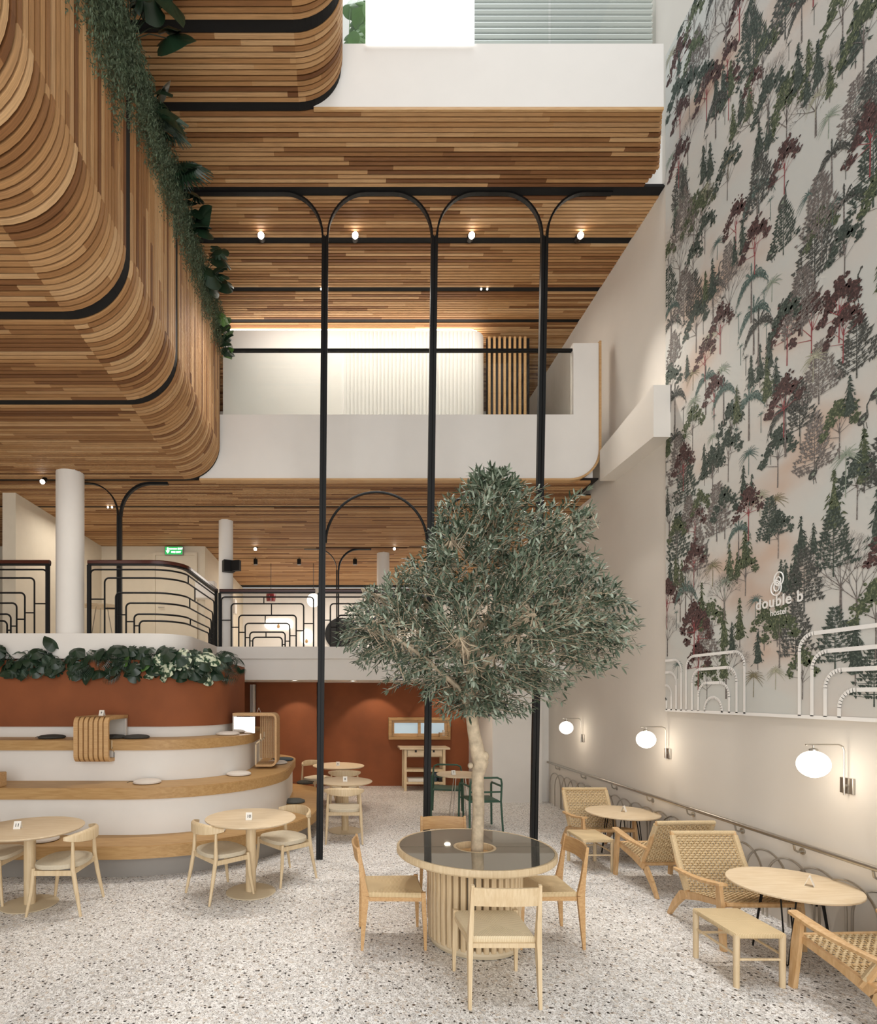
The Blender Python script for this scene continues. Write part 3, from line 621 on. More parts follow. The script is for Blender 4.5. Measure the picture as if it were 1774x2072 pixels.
# ribbed bench trays
def bench_tray(label, loc, rz, zb=-.24, ybb=.2, shell=True):
    t = thing('bench_tray', label, 'side table', loc, rz, 'ribbed bentwood trays hooked over the top step')
    # profile in local YZ (front at y=0): top z=.28, bottom z=-.25
    ro = .07; prof = []
    zt, yb = .28, .62
    pts = [(yb, zt)]+[(ro-ro*sin(a), zt-ro+ro*cos(a)) for a in [pi/2*i/6 for i in range(7)]]+[(ro-ro*cos(a), zb+ro-ro*sin(a)) for a in [pi/2*i/6 for i in range(7)]]+[(ybb, zb)]
    W = .42; n = 7; p = W/n
    b = MB(); b.sweep([(-W/2+.002+p*0, y, z) for y, z in pts][:0] or [(0, y, z) for y, z in pts], [(-W/2, -.008), (W/2, -.008), (W/2, .004), (-W/2, .004)], up=(0, 0, 1)) if False else None
    def ribbon(x0, x1, h0, h1):
        bb = MB(); m = len(pts)
        nor = []
        for i in range(m):
            a = Vector(pts[max(i-1, 0)]); c = Vector(pts[min(i+1, m-1)]); d_ = (c-a).normalized(); nor.append(Vector((-d_.y, d_.x)))
        rings = []
        for (y, z), q in zip(pts, nor):
            rings += [(x0, y+q.x*h0, z+q.y*h0), (x1, y+q.x*h0, z+q.y*h0), (x1, y+q.x*h1, z+q.y*h1), (x0, y+q.x*h1, z+q.y*h1)]
        fs = [(i*4+j, i*4+(j+1) % 4, (i+1)*4+(j+1) % 4, (i+1)*4+j) for i in range(m-1) for j in range(4)]+[(3, 2, 1, 0), (4*m-4, 4*m-3, 4*m-2, 4*m-1)]
        bb.add(rings, fs); return bb
    if shell: ribbon(-W/2, W/2, .012, .024).obj('shell', M['oak'], t)
    for k in range(n):
        ribbon(-W/2+k*p+(.009 if k else 0), -W/2+(k+1)*p-(.009 if k < n-1 else 0), -.018, .012).obj('rib', M['oaktop'] if 0 else M['honey'], t)
    b = MB(); b.box(-W/2+.002, W/2-.002, .03, yb, zt-.022, zt-.012) if not shell else b.box(-W/2+.002, W/2-.002, .03, yb, zt+.0185, zt+.020); b.obj('top_board', M['honey'], t)
    b = MB(); b.box(W/2-.02, W/2-.008, .56, .62, .0, .27); b.box(-W/2+.008, -W/2+.02, .56, .62, .0, .27); b.box(-W/2+.02, W/2-.02, .605, .62, .0, .27); b.obj('rear_leg_panel', M['wallr'], t)
    for s in (-1, 1):
        xx = s*(W/2-.01); b = MB(); b.bar((xx, ybb-.005, zb+.005), (xx, ybb-.005, -.14), .01, .02, up=(0, 1, 0)); b.bar((xx, ybb, -.15), (xx, ybb-.08, -.09), .01, .02, up=(0, 1, 0)); b.bar((xx, ybb-.075, -.1), (xx, ybb-.075, 0), .01, .02, up=(0, 1, 0)); b.obj('bracket', M['oaklt'], t)
    return t
t1 = bench_tray('ribbed bentwood tray with number card hooked over the front of the top step', (-3.02, CY-1.27-.135, Z3), 0)
sign('9', -3.02, 7.1, Z3+.30, -.1, 'white folded card reading 9 on the ribbed tray')
t2 = bench_tray('ribbed bentwood tray seen side-on at the right end of the top step', (-.93, 8.3, Z3), pi/2, -.46, .29, False)
b = MB(); b.box(-.209, -.206, .30, .60, .01, .24); b.obj('mirror_panel', plain('mirror film', '#ffffff', .05, 1), t2)
rsl = MB(); rsl.rbox(.195, .206, -.012, .012, -.40, .255, .003); rsm = rsl.mesh('slat', M['honey'])
for k in range(9): link('slat', rsm, t2, (0, .045+.028*k, 0))  # added slats standing in for the reflection in the tray's mirrored side
sign(None, -1.2, 8.3, Z3+.30, pi/2+.2, 'folded white card edge-on on the right tray')
b = MB(); b.rbox(-4.6, -3.93, 6.3, 6.6, Z2+.0, Z2+.17, .01); tag(b.obj('bench_box', M['honey']), 'low wooden box on the second step at the left frame edge', 'box')

# ------------------------------------------------------------------ cafe tables
def cafe_table(label, x, y, r=.46, z=.745, tw=None, base=True):
    t = thing('cafe_table', label, 'table', (x, y, 0), 0, 'round pedestal cafe tables')
    b = MB(); b.lathe([(r*.93, 0), (r-.004, .014), (r, .02), (r-.003, .026), (r-.008, .027)], (0, 0, z-.027), 56); b.obj('tabletop', M['oaktop'], t, smooth=True)
    b = MB(); b.lathe([(.052, .01), (.052, z-.025)], (0, 0, 0), 24); b.obj('pedestal', M['oaklt'], t, smooth=True)
    b = MB(); b.lathe([(.245, 0), (.25, .004), (.245, .009), (.06, .013)], (0, 0, 0), 44); b.obj('base_plate', M['basem'], t, smooth=True)
    return t
cafe_table('round oak cafe table with card 11 at the left edge', -2.95, 5.32, .48, .735)
cafe_table('round oak cafe table with card 10 in front of the bench', -.90, 5.66, .455, .755)
cafe_table('round oak cafe table right of the left steel post', .08, 8.19, .40, .735)
cafe_table('round oak cafe table nearest the terracotta wall', -.02, 9.96, .46, .735)
sign('11', -3.03, 5.26, .736, .15, 'white folded card reading 11 on the left table')
sign('10', -.9, 5.55, .756, .05, 'white folded card reading 10 on the table before the bench')
sign('8', .08, 8.12, .736, .0, 'white folded card on the table right of the left steel post')
sign('6', -.03, 9.9, .736, .0, 'white folded card on the table nearest the terracotta wall')

# ------------------------------------------------------------------ curved-back armchair
def elbow_chair(label, x, y, rz):
    t = thing('elbow_chair', label, 'chair', (x, y, 0), rz, 'round-backed oak armchairs')
    # local: faces +Y
    b = MB()  # seat pad
    k = 24; out = []
    for i in range(k):
        a = 2*pi*i/k; cx_, sy_ = cos(a), sin(a); e = .7
        out.append((.245*abs(cx_)**e*(1 if cx_ > 0 else -1)*(1+.06*sy_), .215*abs(sy_)**e*(1 if sy_ > 0 else -1)+.01))
    rings = [(1, -.02), (1.02, 0), (1.0, .018), (.85, .027), (.5, .022), (.2, .018)]
    vs = [(x_*s, y_*s, .44+dz) for s, dz in rings for x_, y_ in out]; m = k
    fs = [(i*m+j, i*m+(j+1) % m, (i+1)*m+(j+1) % m, (i+1)*m+j) for i in range(len(rings)-1) for j in range(m)]+[tuple(range(m-1, -1, -1)), tuple(range((len(rings)-1)*m, len(rings)*m))]
    b.add(vs, fs); b.obj('seat', M['linen'], t, smooth=True)
    for s in (-1, 1):
        b = MB(); b.tube([(s*.255, .235, 0), (s*.235, .2, .22), (s*.225, .185, .43)], [.012, .019, .017], 10); b.obj('leg', M['oaklt'], t, smooth=True)
        b = MB(); b.tube([(s*.245, -.25, 0), (s*.23, -.2, .25), (s*.225, -.17, .43), (s*.215, -.165, .665)], [.012, .02, .021, .013], 10); b.obj('leg', M['oaklt'], t, smooth=True)
    b = MB(); b.bar((-.225, .185, .395), (.225, .185, .395), .02, .045); b.bar((-.225, -.175, .395), (.225, -.175, .395), .02, .045)
    b.bar((-.225, -.175, .385), (-.225, .185, .385), .02, .045); b.bar((.225, -.175, .385), (.225, .185, .385), .02, .045); b.obj('seat_rail', M['oaklt'], t)
    b = MB(); n = 20; pts = []; hs_ = []
    for i in range(n+1):
        a = radians(198+144*i/n+0)  # arc behind
        pts.append((.27*cos(a)*1.02, -.06+.235*sin(a)+.03, .69)); u = abs(i/n-.5)*2; hs_.append(.07*(1-u**2)+.028)
    vs = []; 
    for i, p in enumerate(pts):
        q = Vector(pts[min(i+1, n)])-Vector(pts[max(i-1, 0)]); nrm = Vector((q.y, -q.x, 0)).normalized(); hh = hs_[i]; p = Vector(p)
        th = .011+.004*(1-abs(i/n-.5)*2)
        sect = [(-1, -.45), (-.6, -.5), (.6, -.5), (1, -.4), (1, .4), (.6, .5), (-.6, .5), (-1, .45)]
        vs += [p+nrm*a_*th+Vector((0, 0, b_*hh+.01-(a_*hh*.12))) for a_, b_ in sect]
    m = 8; fs = [(i*m+j, i*m+(j+1) % m, (i+1)*m+(j+1) % m, (i+1)*m+j) for i in range(n) for j in range(m)]+[tuple(range(m-1, -1, -1)), tuple(range(n*m, (n+1)*m))]
    b.add(vs, fs); b.obj('backrest', M['oaklt'], t, smooth=True)
    return t
ec = elbow_chair('round-backed armchair on the right of table 11', -2.58, 5.27, pi/2)
def edir(dx, dy): return atan2(-dx, dy)
dup(ec, (-1.2, 5.61, 0), edir(.35, .305), 'round-backed armchair on the left of table 10 with its back to the bench corner')
dup(ec, (-.60, 6.10, 0), edir(-.31, -.27), 'round-backed armchair on the right of table 10 before the steel post')
dup(ec, (-3.40, 5.50, 0), -pi/2, 'round-backed armchair left of table 11 cut by the left frame edge')
dup(ec, (.06, 7.68, 0), 0, 'round-backed armchair with its back to us right of the left steel post')
dup(ec, (.08, 9.42, 0), 0, 'round-backed armchair between the two tables near the terracotta wall')
dup(ec, (-.42, 10.42, 0), edir(.4, -.4), 'round-backed armchair left of the table nearest the terracotta wall')

# ------------------------------------------------------------------ centre table and dining chairs
TX, TY = 1.10, 4.55
ct = thing('centre_table', 'large round table with mirror glass top and slatted drum base around the olive trunk', 'table', (TX, TY, 0))
b = MB(); r = .632; b.lathe([(.15, .05), (.15, 0), (r-.01, 0), (r, .012), (r, .05), (r-.006, .058), (r-.022, .058), (r-.024, .05), (.17, .05), (.17, .058), (.15, .058), (.15, .05)], (0, 0, .70), 80); b.f = b.f[:-2]; b.mi = b.mi[:-2]; b.uv = b.uv[:-2]
b.obj('tabletop', M['oaklt'], ct, smooth=True)
for s in (-1, 1):
    a0 = .004/.6; n = 40
    pts = arcpts(0, 0, .607, a0, pi-a0, n)+arcpts(0, 0, .172, pi-.02, .02, 16)
    b = MB(); b.prism([(x, y*s) for x, y in (pts if s > 0 else pts)][::s], .751, .757); b.obj('glass_half', M['tglass'], ct)
b = MB(); b.lathe([(.29, .0), (.36, .0), (.375, .03), (.36, .06), (.29, .06), (.29, .0)], (0, 0, .005), 48); b.f = b.f[:-2]; b.mi = b.mi[:-2]; b.uv = b.uv[:-2]; b.obj('base_ring', M['basem'], ct, smooth=True)
b = MB(); b.lathe([(.30, .05), (.30, .70)], (0, 0, 0), 48); b.obj('inner_drum', M['basem'], ct, smooth=True)
rb = MB(); rb.rbox(-.02, .02, -.03, .03, .05, .70, .008); rbm = rb.mesh('rib', M['oaklt'])
for k in range(40):
    a = 2*pi*k/40; link('rib', rbm, ct, (.345*cos(a), .345*sin(a), 0), (0, 0, a+pi/2))
b = MB(); b.lathe([(.14, .4), (.14, .71)], (0, 0, 0), 32); b.obj('planter_sleeve', M['honey'], ct, smooth=True)
b = MB(); b.lathe([(.139, .55), (.139, .56)], (0, 0, 0), 32); b.obj('soil', M['soil'], ct)

def dining_chair(label, x, y, rz, woodm='honey', cordm='cordy'):
    t = thing('dining_chair', label, 'chair', (x, y, 0), rz, 'oak dining chairs around the centre table')
    # faces +Y ; width .46
    b = MB()
    def seat(z0, z1, g):
        f = [(-.225+g, .235-g), (-.21+g, -.215+g), (.21-g, -.215+g), (.225-g, .235-g)][::-1]; return f
    b.add([(x_, y_, z) for z in (.405, .43, .444) for x_, y_ in seat(0, 0, 0 if z < .44 else .012)]+[(0, 0, .436)],
          [(0, 1, 2, 3)]+[(i*4+j, i*4+(j+1) % 4, (i+1)*4+(j+1) % 4, (i+1)*4+j)[::-1] for i in range(2) for j in range(4)]+[(8, 9, 12)[::-1], (9, 10, 12)[::-1], (10, 11, 12)[::-1], (11, 8, 12)[::-1]])
    b.obj('seat', M[cordm], t)
    for s in (-1, 1):
        b = MB(); b.bar((s*.215, .225, .45), (s*.222, .235, .2), .034, .034, w1=.03, h1=.03, up=(0, 1, 0)); b.bar((s*.222, .235, .2), (s*.224, .24, 0), .03, .03, w1=.018, h1=.018, up=(0, 1, 0)); b.obj('leg', M[woodm], t)
        b = MB(); b.bar((s*.224, -.255, 0), (s*.218, -.23, .42), .02, .02, w1=.03, h1=.058, up=(0, 1, 0)); b.bar((s*.218, -.23, .42), (s*.215, -.25, .55), .03, .058, w1=.028, h1=.036, up=(0, 1, 0)); b.bar((s*.215, -.25, .55), (s*.212, -.285, .80), .028, .036, w1=.02, h1=.02, up=(0, 1, 0)); b.obj('leg', M[woodm], t)
    b = MB(); n = 12; vs = []
    for i in range(n+1):
        u = i/n*2-1; yy = -.285-.035*(1-u*u)
        for (dy, z) in ((0, .665), (.016, .665), (.005, .785+.0), (-.012, .785)): vs.append((u*.21, yy+dy+(.01 if z < .7 else 0), z+.006*(1-u*u)))
    b.add(vs, [(i*4+j, (i+1)*4+j, (i+1)*4+(j+1) % 4, i*4+(j+1) % 4) for i in range(n) for j in range(4)]+[(0, 1, 2, 3), (n*4+3, n*4+2, n*4+1, n*4)]); b.obj('backrest', M[woodm], t, smooth=True)
    b = MB(); b.bar((-.2, -.225, .395), (.2, -.225, .395), .02, .03); b.bar((-.2, .225, .395), (.2, .225, .395), .02, .03); b.bar((-.21, -.2, .395), (-.215, .21, .395), .02, .03); b.bar((.21, -.2, .395), (.215, .21, .395), .02, .03); b.obj('seat_rail', M[woodm], t)
    return t
dining_chair('oak dining chair in front of the centre table with its back to us', 1.05, 3.80, 0, 'oaklt', 'cord')
dc = dining_chair('oak dining chair on the left of the centre table', .43, 4.59, -pi/2)
dup(dc, (1.66, 4.60, 0), pi/2, 'oak dining chair on the right of the centre table')
dup(dc, (1.02, 5.23, 0), pi, 'oak dining chair behind the centre table showing only its backrest')

# ------------------------------------------------------------------ lounge chairs
def lounge_chair(label, x, y, rz):
    t = thing('lounge_chair', label, 'chair', (x, y, 0), rz, 'low lounge chairs of oak and woven cord along the right wall')
    W = .29
    for s in (-1, 1):
        # rear leg runs forward and up into the seat rail
        b = MB(); pts = [(s*W, -.42, 0), (s*W, -.33, .13), (s*W, -.22, .245), (s*W, .0, .30), (s*W, .32, .36)]
        wd = [.03, .055, .075, .05, .04]
        for i in range(4): b.bar(pts[i], Vector(pts[i+1]), .03, wd[i], up=(0, -1, 1), h1=wd[i+1])
        b.obj('side_rail', M['teak'], t)
        b = MB(); b.bar((s*(W+.02), .33, 0), (s*(W+.02), .30, .30), .034, .04, w1=.03, h1=.062, up=(0, 1, 0)); b.bar((s*(W+.02), .30, .30), (s*(W+.02), .275, .50), .03, .062, w1=.028, h1=.045, up=(0, 1, 0)); b.obj('leg', M['teak'], t)
        # arm, gently bowed paddle
        b = MB(); n = 8; vs = []
        for i in range(n+1):
            f = i/n; yy = .33-.62*f; zz = .515-.06*f-.02*sin(pi*f); ww = .034*(1-.35*f)+.010*sin(pi*min(1, f*1.6)); 
            for dx, dz in ((-ww, -.011), (ww, -.011), (ww, .009), (ww*.6, .014), (-ww*.6, .014), (-ww, .009)): vs.append((s*(W+.022)+dx, yy, zz+dz))
        b.add(vs, [(i*6+j, (i+1)*6+j, (i+1)*6+(j+1) % 6, i*6+(j+1) % 6)[::-1] for i in range(n) for j in range(6)]+[(0, 1, 2, 3, 4, 5), tuple(n*6+k for k in (5, 4, 3, 2, 1, 0))]); b.obj('armrest', M['teak'], t, smooth=True)
        b = MB(); b.tube([(s*W, -.14, .25), (s*W, -.30, .52), (s*W*.97, -.40, .75)], [.022, .022, .018], 8); b.obj('back_post', M['teak'], t, smooth=True)
    for yy_, zz_, rr_ in ((.32, .355, .02), (-.16, .265, .018), (0, .30, .014)): b = MB(); b.tube([(-W, yy_, zz_), (W, yy_, zz_)], rr_, 8); b.obj('crossbar', M['teak'], t, smooth=True)
    b = MB(); b.tube([(-W*.97-.01, -.40, .74), (W*.97+.01, -.40, .74)], .021, 10); b.obj('top_bar', M['rope'], t, smooth=True)
    def weave(P, U, V, lu, lv, nu, nv, name, pitch=.0):
        """U strands (across) over and under V strands"""
        b = MB(); U = Vector(U).normalized(); V = Vector(V).normalized(); N_ = U.cross(V).normalized(); P = Vector(P); amp = .0055
        def strand(o, d, sd, L, n, ph, w):
            vs = []; 
            for i in range(n+1):
                c = o+d*(L*i/n)+N_*(amp*(1 if (i+ph) % 2 else -1)); vs += [c-sd*w/2, c+sd*w/2, c+sd*w/2+N_*.004, c-sd*w/2+N_*.004]
            b.add(vs, [(i*4+j, i*4+(j+1) % 4, (i+1)*4+(j+1) % 4, (i+1)*4+j) for i in range(n) for j in range(4)])
        b.cur = 0
        for j in range(nv):
            strand(P+V*(lv*(j+.5)/nv), U, V, lu, nu, j, lv/nv*.68)
        b.cur = 1
        for i in range(nu+1):
            if 0 < i < nu: strand(P+U*(lu*i/nu), V, U, lv, max(2, nv//2), 0, lu/nu*.42)
        b.obj(name, [M['rope'], M['rope2']], t)
    bl = Vector((0, -.26, .49)); L = bl.length
    weave((-W+.02, -.145, .275), (1, 0, 0), (0, -.26, .47), 2*W-.04, .52, 22, 24, 'woven_back')
    weave((-W+.02, -.15, .285), (1, 0, 0), (0, .46, .075), 2*W-.04, .465, 22, 22, 'woven_seat')
    for s in (-1, 1):
        b = MB(); b.tube([(s*(W-.0), -.16, .30), (s*W*.985, -.30, .54), (s*W*.97, -.385, .72)], .026, 8); b.obj('cord_wrap', M['rope'], t, smooth=True)
    return t
lc = lounge_chair('woven lounge chair behind the near oval-looking table facing us', 3.30, 4.68, pi)
dup(lc, (3.26, 7.05, 0), pi, 'woven lounge chair farthest along the wall facing us')
dup(lc, (3.38, 5.88, 0), .03, 'woven lounge chair seen from behind in the middle of the row')
dup(lc, (3.42, 3.50, 0), .04, 'woven lounge chair cut off at the lower right corner')
def stool(label, x, y, rz=0):
    t = thing('woven_stool', label, 'stool', (x, y, 0), rz, 'woven footstools')
    hx, hy = .175, .235
    b = MB(); b.rbox(-hx, hx, -hy, hy, .335, .372, .012); b.obj('seat', M['cordy'], t, smooth=True)
    for sx in (-1, 1):
        for sy in (-1, 1):
            b = MB(); b.tube([(sx*(hx-.018), sy*(hy-.018), 0), (sx*(hx-.018), sy*(hy-.018), .36)], [.019, .021], 12); b.obj('leg', M['oaklt'], t, smooth=True)
    b = MB(); q = .018
    for sx in (-1, 1): b.tube([(sx*(hx-q), -hy+q, .22), (sx*(hx-q), hy-q, .22)], .009, 8)
    for sy in (-1, 1): b.tube([(-hx+q, sy*(hy-q), .19), (hx-q, sy*(hy-q), .19)], .009, 8)
    b.obj('stretcher', M['oaklt'], t, smooth=True)
    return t
st = stool('woven footstool in front of the near lounge chair', 2.865, 4.03)
dup(st, (2.91, 6.50, 0), 0, 'woven footstool beside the farthest lounge chair')
def lounge_table(label, x, y, r=.42, z=.555):
    t = thing('lounge_table', label, 'table', (x, y, 0), 0, 'low round tables on black hairpin legs')
    b = MB(); b.lathe([(r-.006, 0), (r, .004), (r, .014), (r-.004, .018)], (0, 0, z-.018), 64); b.obj('tabletop', M['oaktop'], t, smooth=True)
    for k in range(4):
        a = pi/4+pi/2*k; c = Vector((cos(a), sin(a), 0)); s_ = Vector((-sin(a), cos(a), 0)); f = c*.24
        b = MB(); b.tube([c*.17+s_*.05+Vector((0, 0, z-.018)), f+s_*.008+Vector((0, 0, .02)), f+Vector((0, 0, .006)), f-s_*.008+Vector((0, 0, .02)), c*.17-s_*.05+Vector((0, 0, z-.018))], .0058, 6); b.obj('hairpin_leg', M['black'], t, smooth=True)
    return t
lounge_table('low round table nearest the camera by the right wall', 3.455, 4.27)
lounge_table('low round table farther along the right wall', 3.47, 6.86)
sign(None, 3.55, 4.22, .556, .8, 'small folded card on the near low table')
sign(None, 3.50, 6.88, .556, .8, 'small folded card on the far low table')

# green metal chairs and their table
def green_chair(label, x, y, rz):
    t = thing('metal_armchair', label, 'chair', (x, y, 0), rz, 'dark green metal armchairs')
    b = MB(); b.rbox(-.22, .22, -.2, .22, .43, .45, .008); b.obj('seat', M['green'], t, smooth=True)
    for s in (-1, 1):
        b = MB(); b.tube([(s*.26, .22, 0), (s*.25, .21, .62), (s*.25, .19, .65), (s*.24, .15, .66), (s*.24, -.22, .66)], .016, 8); b.obj('leg', M['green'], t, smooth=True)
        b = MB(); b.tube([(s*.25, -.26, 0), (s*.235, -.22, .44), (s*.235, -.25, .70), (s*.22, -.26, .765), (s*.16, -.265, .79), (0, -.27, .79)], .015, 8); b.obj('leg', M['green'], t, smooth=True)
    b = MB(); b.tube([(-.235, -.235, .58), (0, -.27, .585), (.235, -.235, .58)], .013, 8); b.tube([(-.24, .2, .43), (.24, .2, .43)], .012, 8); b.tube([(-.24, -.2, .43), (.24, -.2, .43)], .012, 8); b.obj('back_bar', M['green'], t, smooth=True)
    return t
gc = green_chair('green metal armchair in front of the small table by the trunk', 2.10, 8.35, .1)
dup(gc, (1.80, 9.35, 0), pi-.2, 'green metal armchair behind the small table')
t = thing('bistro_table', 'small round table with four thin wire legs between the green chairs', 'table', (1.90, 8.85, 0))
b = MB(); b.lathe([(.36, 0), (.365, .01), (.36, .02)], (0, 0, .72), 44); b.obj('tabletop', M['oaktop'], t, smooth=True)
for k in range(4):
    a = pi/4+pi/2*k; b = MB(); b.tube([(.1*cos(a), .1*sin(a), .72), (.2*cos(a), .2*sin(a), .01)], .007, 6); b.obj('leg', M['steel'], t)
sign('7', 1.78, 8.75, .741, .2, 'white folded card on the table between the green chairs')

# ------------------------------------------------------------------ right wall: handrail, hoops, sconces
hr = thing('wall_handrail', 'brushed steel handrail fixed along the right wall', 'handrail', (XW, 0, 0))
b = MB(); b.tube([(-.08, 1.2, .757), (-.08, 10.25, .757)], .021, 12); b.obj('rail', M['steel'], hr, smooth=True)
for k, y in enumerate((9.9, 8.85, 7.85, 6.95, 6.15, 5.4, 4.7, 4.0, 3.2)):
    b = MB(); b.tube([(0, y, .68), (-.045, y, .675), (-.07, y, .69), (-.08, y, .735)], .009, 8); b.lathe([(.0, 0)], (0, 0, 0), 4) if False else None
    b.tube([(0, y, .68), (-.012, y, .68)], .028, 14); b.obj('bracket', M['steel'], hr, smooth=True)
hp = thing('hoop_rail', 'row of overlapping steel hoops standing against the right wall', 'railing', (XW-.045, 0, 0))
hb = MB(); hb.tube([(0, -.25, 0), (0, -.25, .34)]+[(0, -.25*cos(a), .34+.25*sin(a)) for a in [pi*i/18 for i in range(1, 18)]]+[(0, .25, .34), (0, .25, 0)], .0095, 6); hm = hb.mesh('hoop', M['steel'], True)
for k in range(27): link('hoop', hm, hp, (-.012*(k % 2), 10.0-.275*k, 0))
def sconce(label, y, z=1.475):
    t = thing('wall_sconce', label, 'lamp', (XW, y, 1.30), 0, 'opal globe wall lamps')
    b = MB(); b.rbox(-.02, 0, -.055, .055, -.06, .06, .003); b.obj('back_plate', M['steel'], t)
    b = MB(); b.tube([(-.035, 0, -.07), (-.035, 0, .27), (-.045, 0, .30), (-.075, 0, .315), (-.33, 0, .315)], .006, 8); b.tube([(-.02, 0, 0), (-.035, 0, 0)], .012, 8); b.tube([(-.27, 0, .315), (-.27, 0, .265)], .005, 8); b.obj('arm', M['steel'], t, smooth=True)
    b = MB(); b.lathe([(.02, -.1015)]+[(.106*sin(a), -.102*cos(a)) for a in [pi*i/16 for i in range(1, 16)]]+[(.02, .1015)], (-.27, 0, .165), 32); b.obj('globe', M['glow'], t, smooth=True)
    b = MB(); b.lathe([(.03, 0), (.03, .012), (.01, .022)], (-.27, 0, .268), 16); b.obj('cap', M['steel'], t, smooth=True)
    light('POINT', 'sconce_glow', (XW-.27, y, 1.46-.14), 1.2, WARM, .05)
for y, lab in ((4.28, 'opal globe wall lamp nearest the camera on the right wall'), (6.62, 'opal globe wall lamp in the middle of the right wall'), (8.95, 'opal globe wall lamp farthest away on the right wall')): sconce(lab, y)
b = MB(); b.rbox(XW-.05, XW-.0, 4.52, 4.66, .28, .40, .004); tag(b.obj('wall_socket', M['black']), 'black socket box low on the right wall behind the near table', 'socket')

# ------------------------------------------------------------------ alcove: window, trolley
w1 = sempty('window_1', 'wooden framed sliding window in the terracotta wall')
def wb(x0, x1, z0, z1, d0, d1, m, n): b = MB(); b.rbox(x0, x1, 12.2-d1, 12.2-d0, z0, z1, .005); return b.obj(n, M[m], w1)
wx0, wx1, wz0, wz1 = 1.06, 2.40, 1.02, 1.50
for q in ((wx0, wx1, wz1-.06, wz1), (wx0, wx1, wz0, wz0+.06), (wx0, wx0+.07, wz0+.06, wz1-.06), (wx1-.07, wx1, wz0+.06, wz1-.06)): wb(*q, 0, .12, 'oak', 'window_frame')
for x0, x1, d in ((wx0+.07, (wx0+wx1)/2+.03, .02), ((wx0+wx1)/2-.03, wx1-.07, .05)):
    for q in ((x0, x1, wz1-.12, wz1-.06), (x0, x1, wz0+.06, wz0+.13), (x0, x0+.06, wz0+.13, wz1-.12), (x1-.06, x1, wz0+.13, wz1-.12)): wb(*q, d, d+.03, 'honey', 'sash')
    b = MB(); b.box(x0+.06, x1-.06, 12.165-d+.01, 12.17-d+.01, wz0+.13, wz1-.12); b.obj('pane', M['bluegl'], w1)
bx = thing('wooden_caddy', 'small slatted wooden box on the window ledge', 'box', (2.24, 12.03, wz0+.06)); b = MB()
for k in range(3): b.box(-.1, .1, -.05, -.04, .01+k*.035, .03+k*.035)
b.box(-.1, -.09, -.05, .05, 0, .1); b.box(.09, .1, -.05, .05, 0, .1); b.obj('crate', M['honey'], bx); b = MB(); b.lathe([(.03, 0), (.03, .14)], (0, 0, .01), 12); b.obj('jar', M['card'], bx)
tr = thing('serving_trolley', 'pale wooden trolley with two drawers under the window', 'trolley', (1.76, 11.75, 0))
b = MB(); b.rbox(-.52, .52, -.24, .24, .86, .90, .006); b.obj('worktop', M['oaktop'], tr)
for sx in (-1, 1):
    for sy in (-1, 1): b = MB(); b.rbox(sx*.4-.028, sx*.4+.028, sy*.18-.028, sy*.18+.028, 0, .86, .004); b.obj('leg', M['oaklt'], tr)
for sx in (-1, 1):
    b = MB(); b.rbox(sx*.185-.17, sx*.185+.17, -.2, -.18, .72, .845, .004); d_ = b.obj('drawer', M['oaktop'], tr); b = MB(); b.box(sx*.185-.02, sx*.185+.02, -.206, -.199, .80, .845); b.obj('finger_slot', M['ink'], d_)
b = MB(); b.box(-.37, .37, -.17, .18, .7, .855); b.obj('drawer_case', M['oaklt'], tr)
for z in (.42, .16):
    for k in range(7): b = MB(); b.box(-.4, .4, -.19+k*.055, -.155+k*.055, z, z+.018); b.obj('slat', M['oaklt'], tr)
    b = MB(); b.box(-.4, .4, -.21, -.195, z-.02, z+.03); b.obj('shelf_rail', M['oaklt'], tr)
b = MB(); b.rbox(1.43, 1.78, 11.62, 11.85, .178, .25, .008); tag(b.obj('paper_tray', M['card']), 'white tray of papers on the trolley bottom shelf', 'tray')
b = MB(); b.lathe([(.05, 0), (.055, .18), (.03, .22)], (2.0, 11.7, .178), 16); tag(b.obj('bottle', plain('dark blue bottle', '#2b3d4a', .3), smooth=True), 'dark blue bottle on the trolley bottom shelf', 'bottle')
b = MB(); b.rbox(2.06, 2.13, 11.62, 11.8, .178, .36, .006); tag(b.obj('dark_box', M['ink']), 'dark box beside the blue bottle on the trolley', 'box')
# downlights in the slab underside
for (u, Y) in ((596, 10.0), (714, 10.3), (905, 10.2)):
    x = (u-UX)/F*Y; t = thing('downlight', 'recessed downlight in the mezzanine underside %s' % ('over the bench end' if u < 600 else ('right of the left steel post' if u < 720 else 'behind the olive crown')), 'light', (x, Y, MU)); b = MB(); b.lathe([(.05, -.004), (.05, .0)], (0, 0, 0), 20); b.obj('lens', M['bulb'], t); b = MB(); b.lathe([(.05, 0), (.065, -.006), (.065, 0)], (0, 0, 0), 20); b.obj('bezel', M['white'], t)
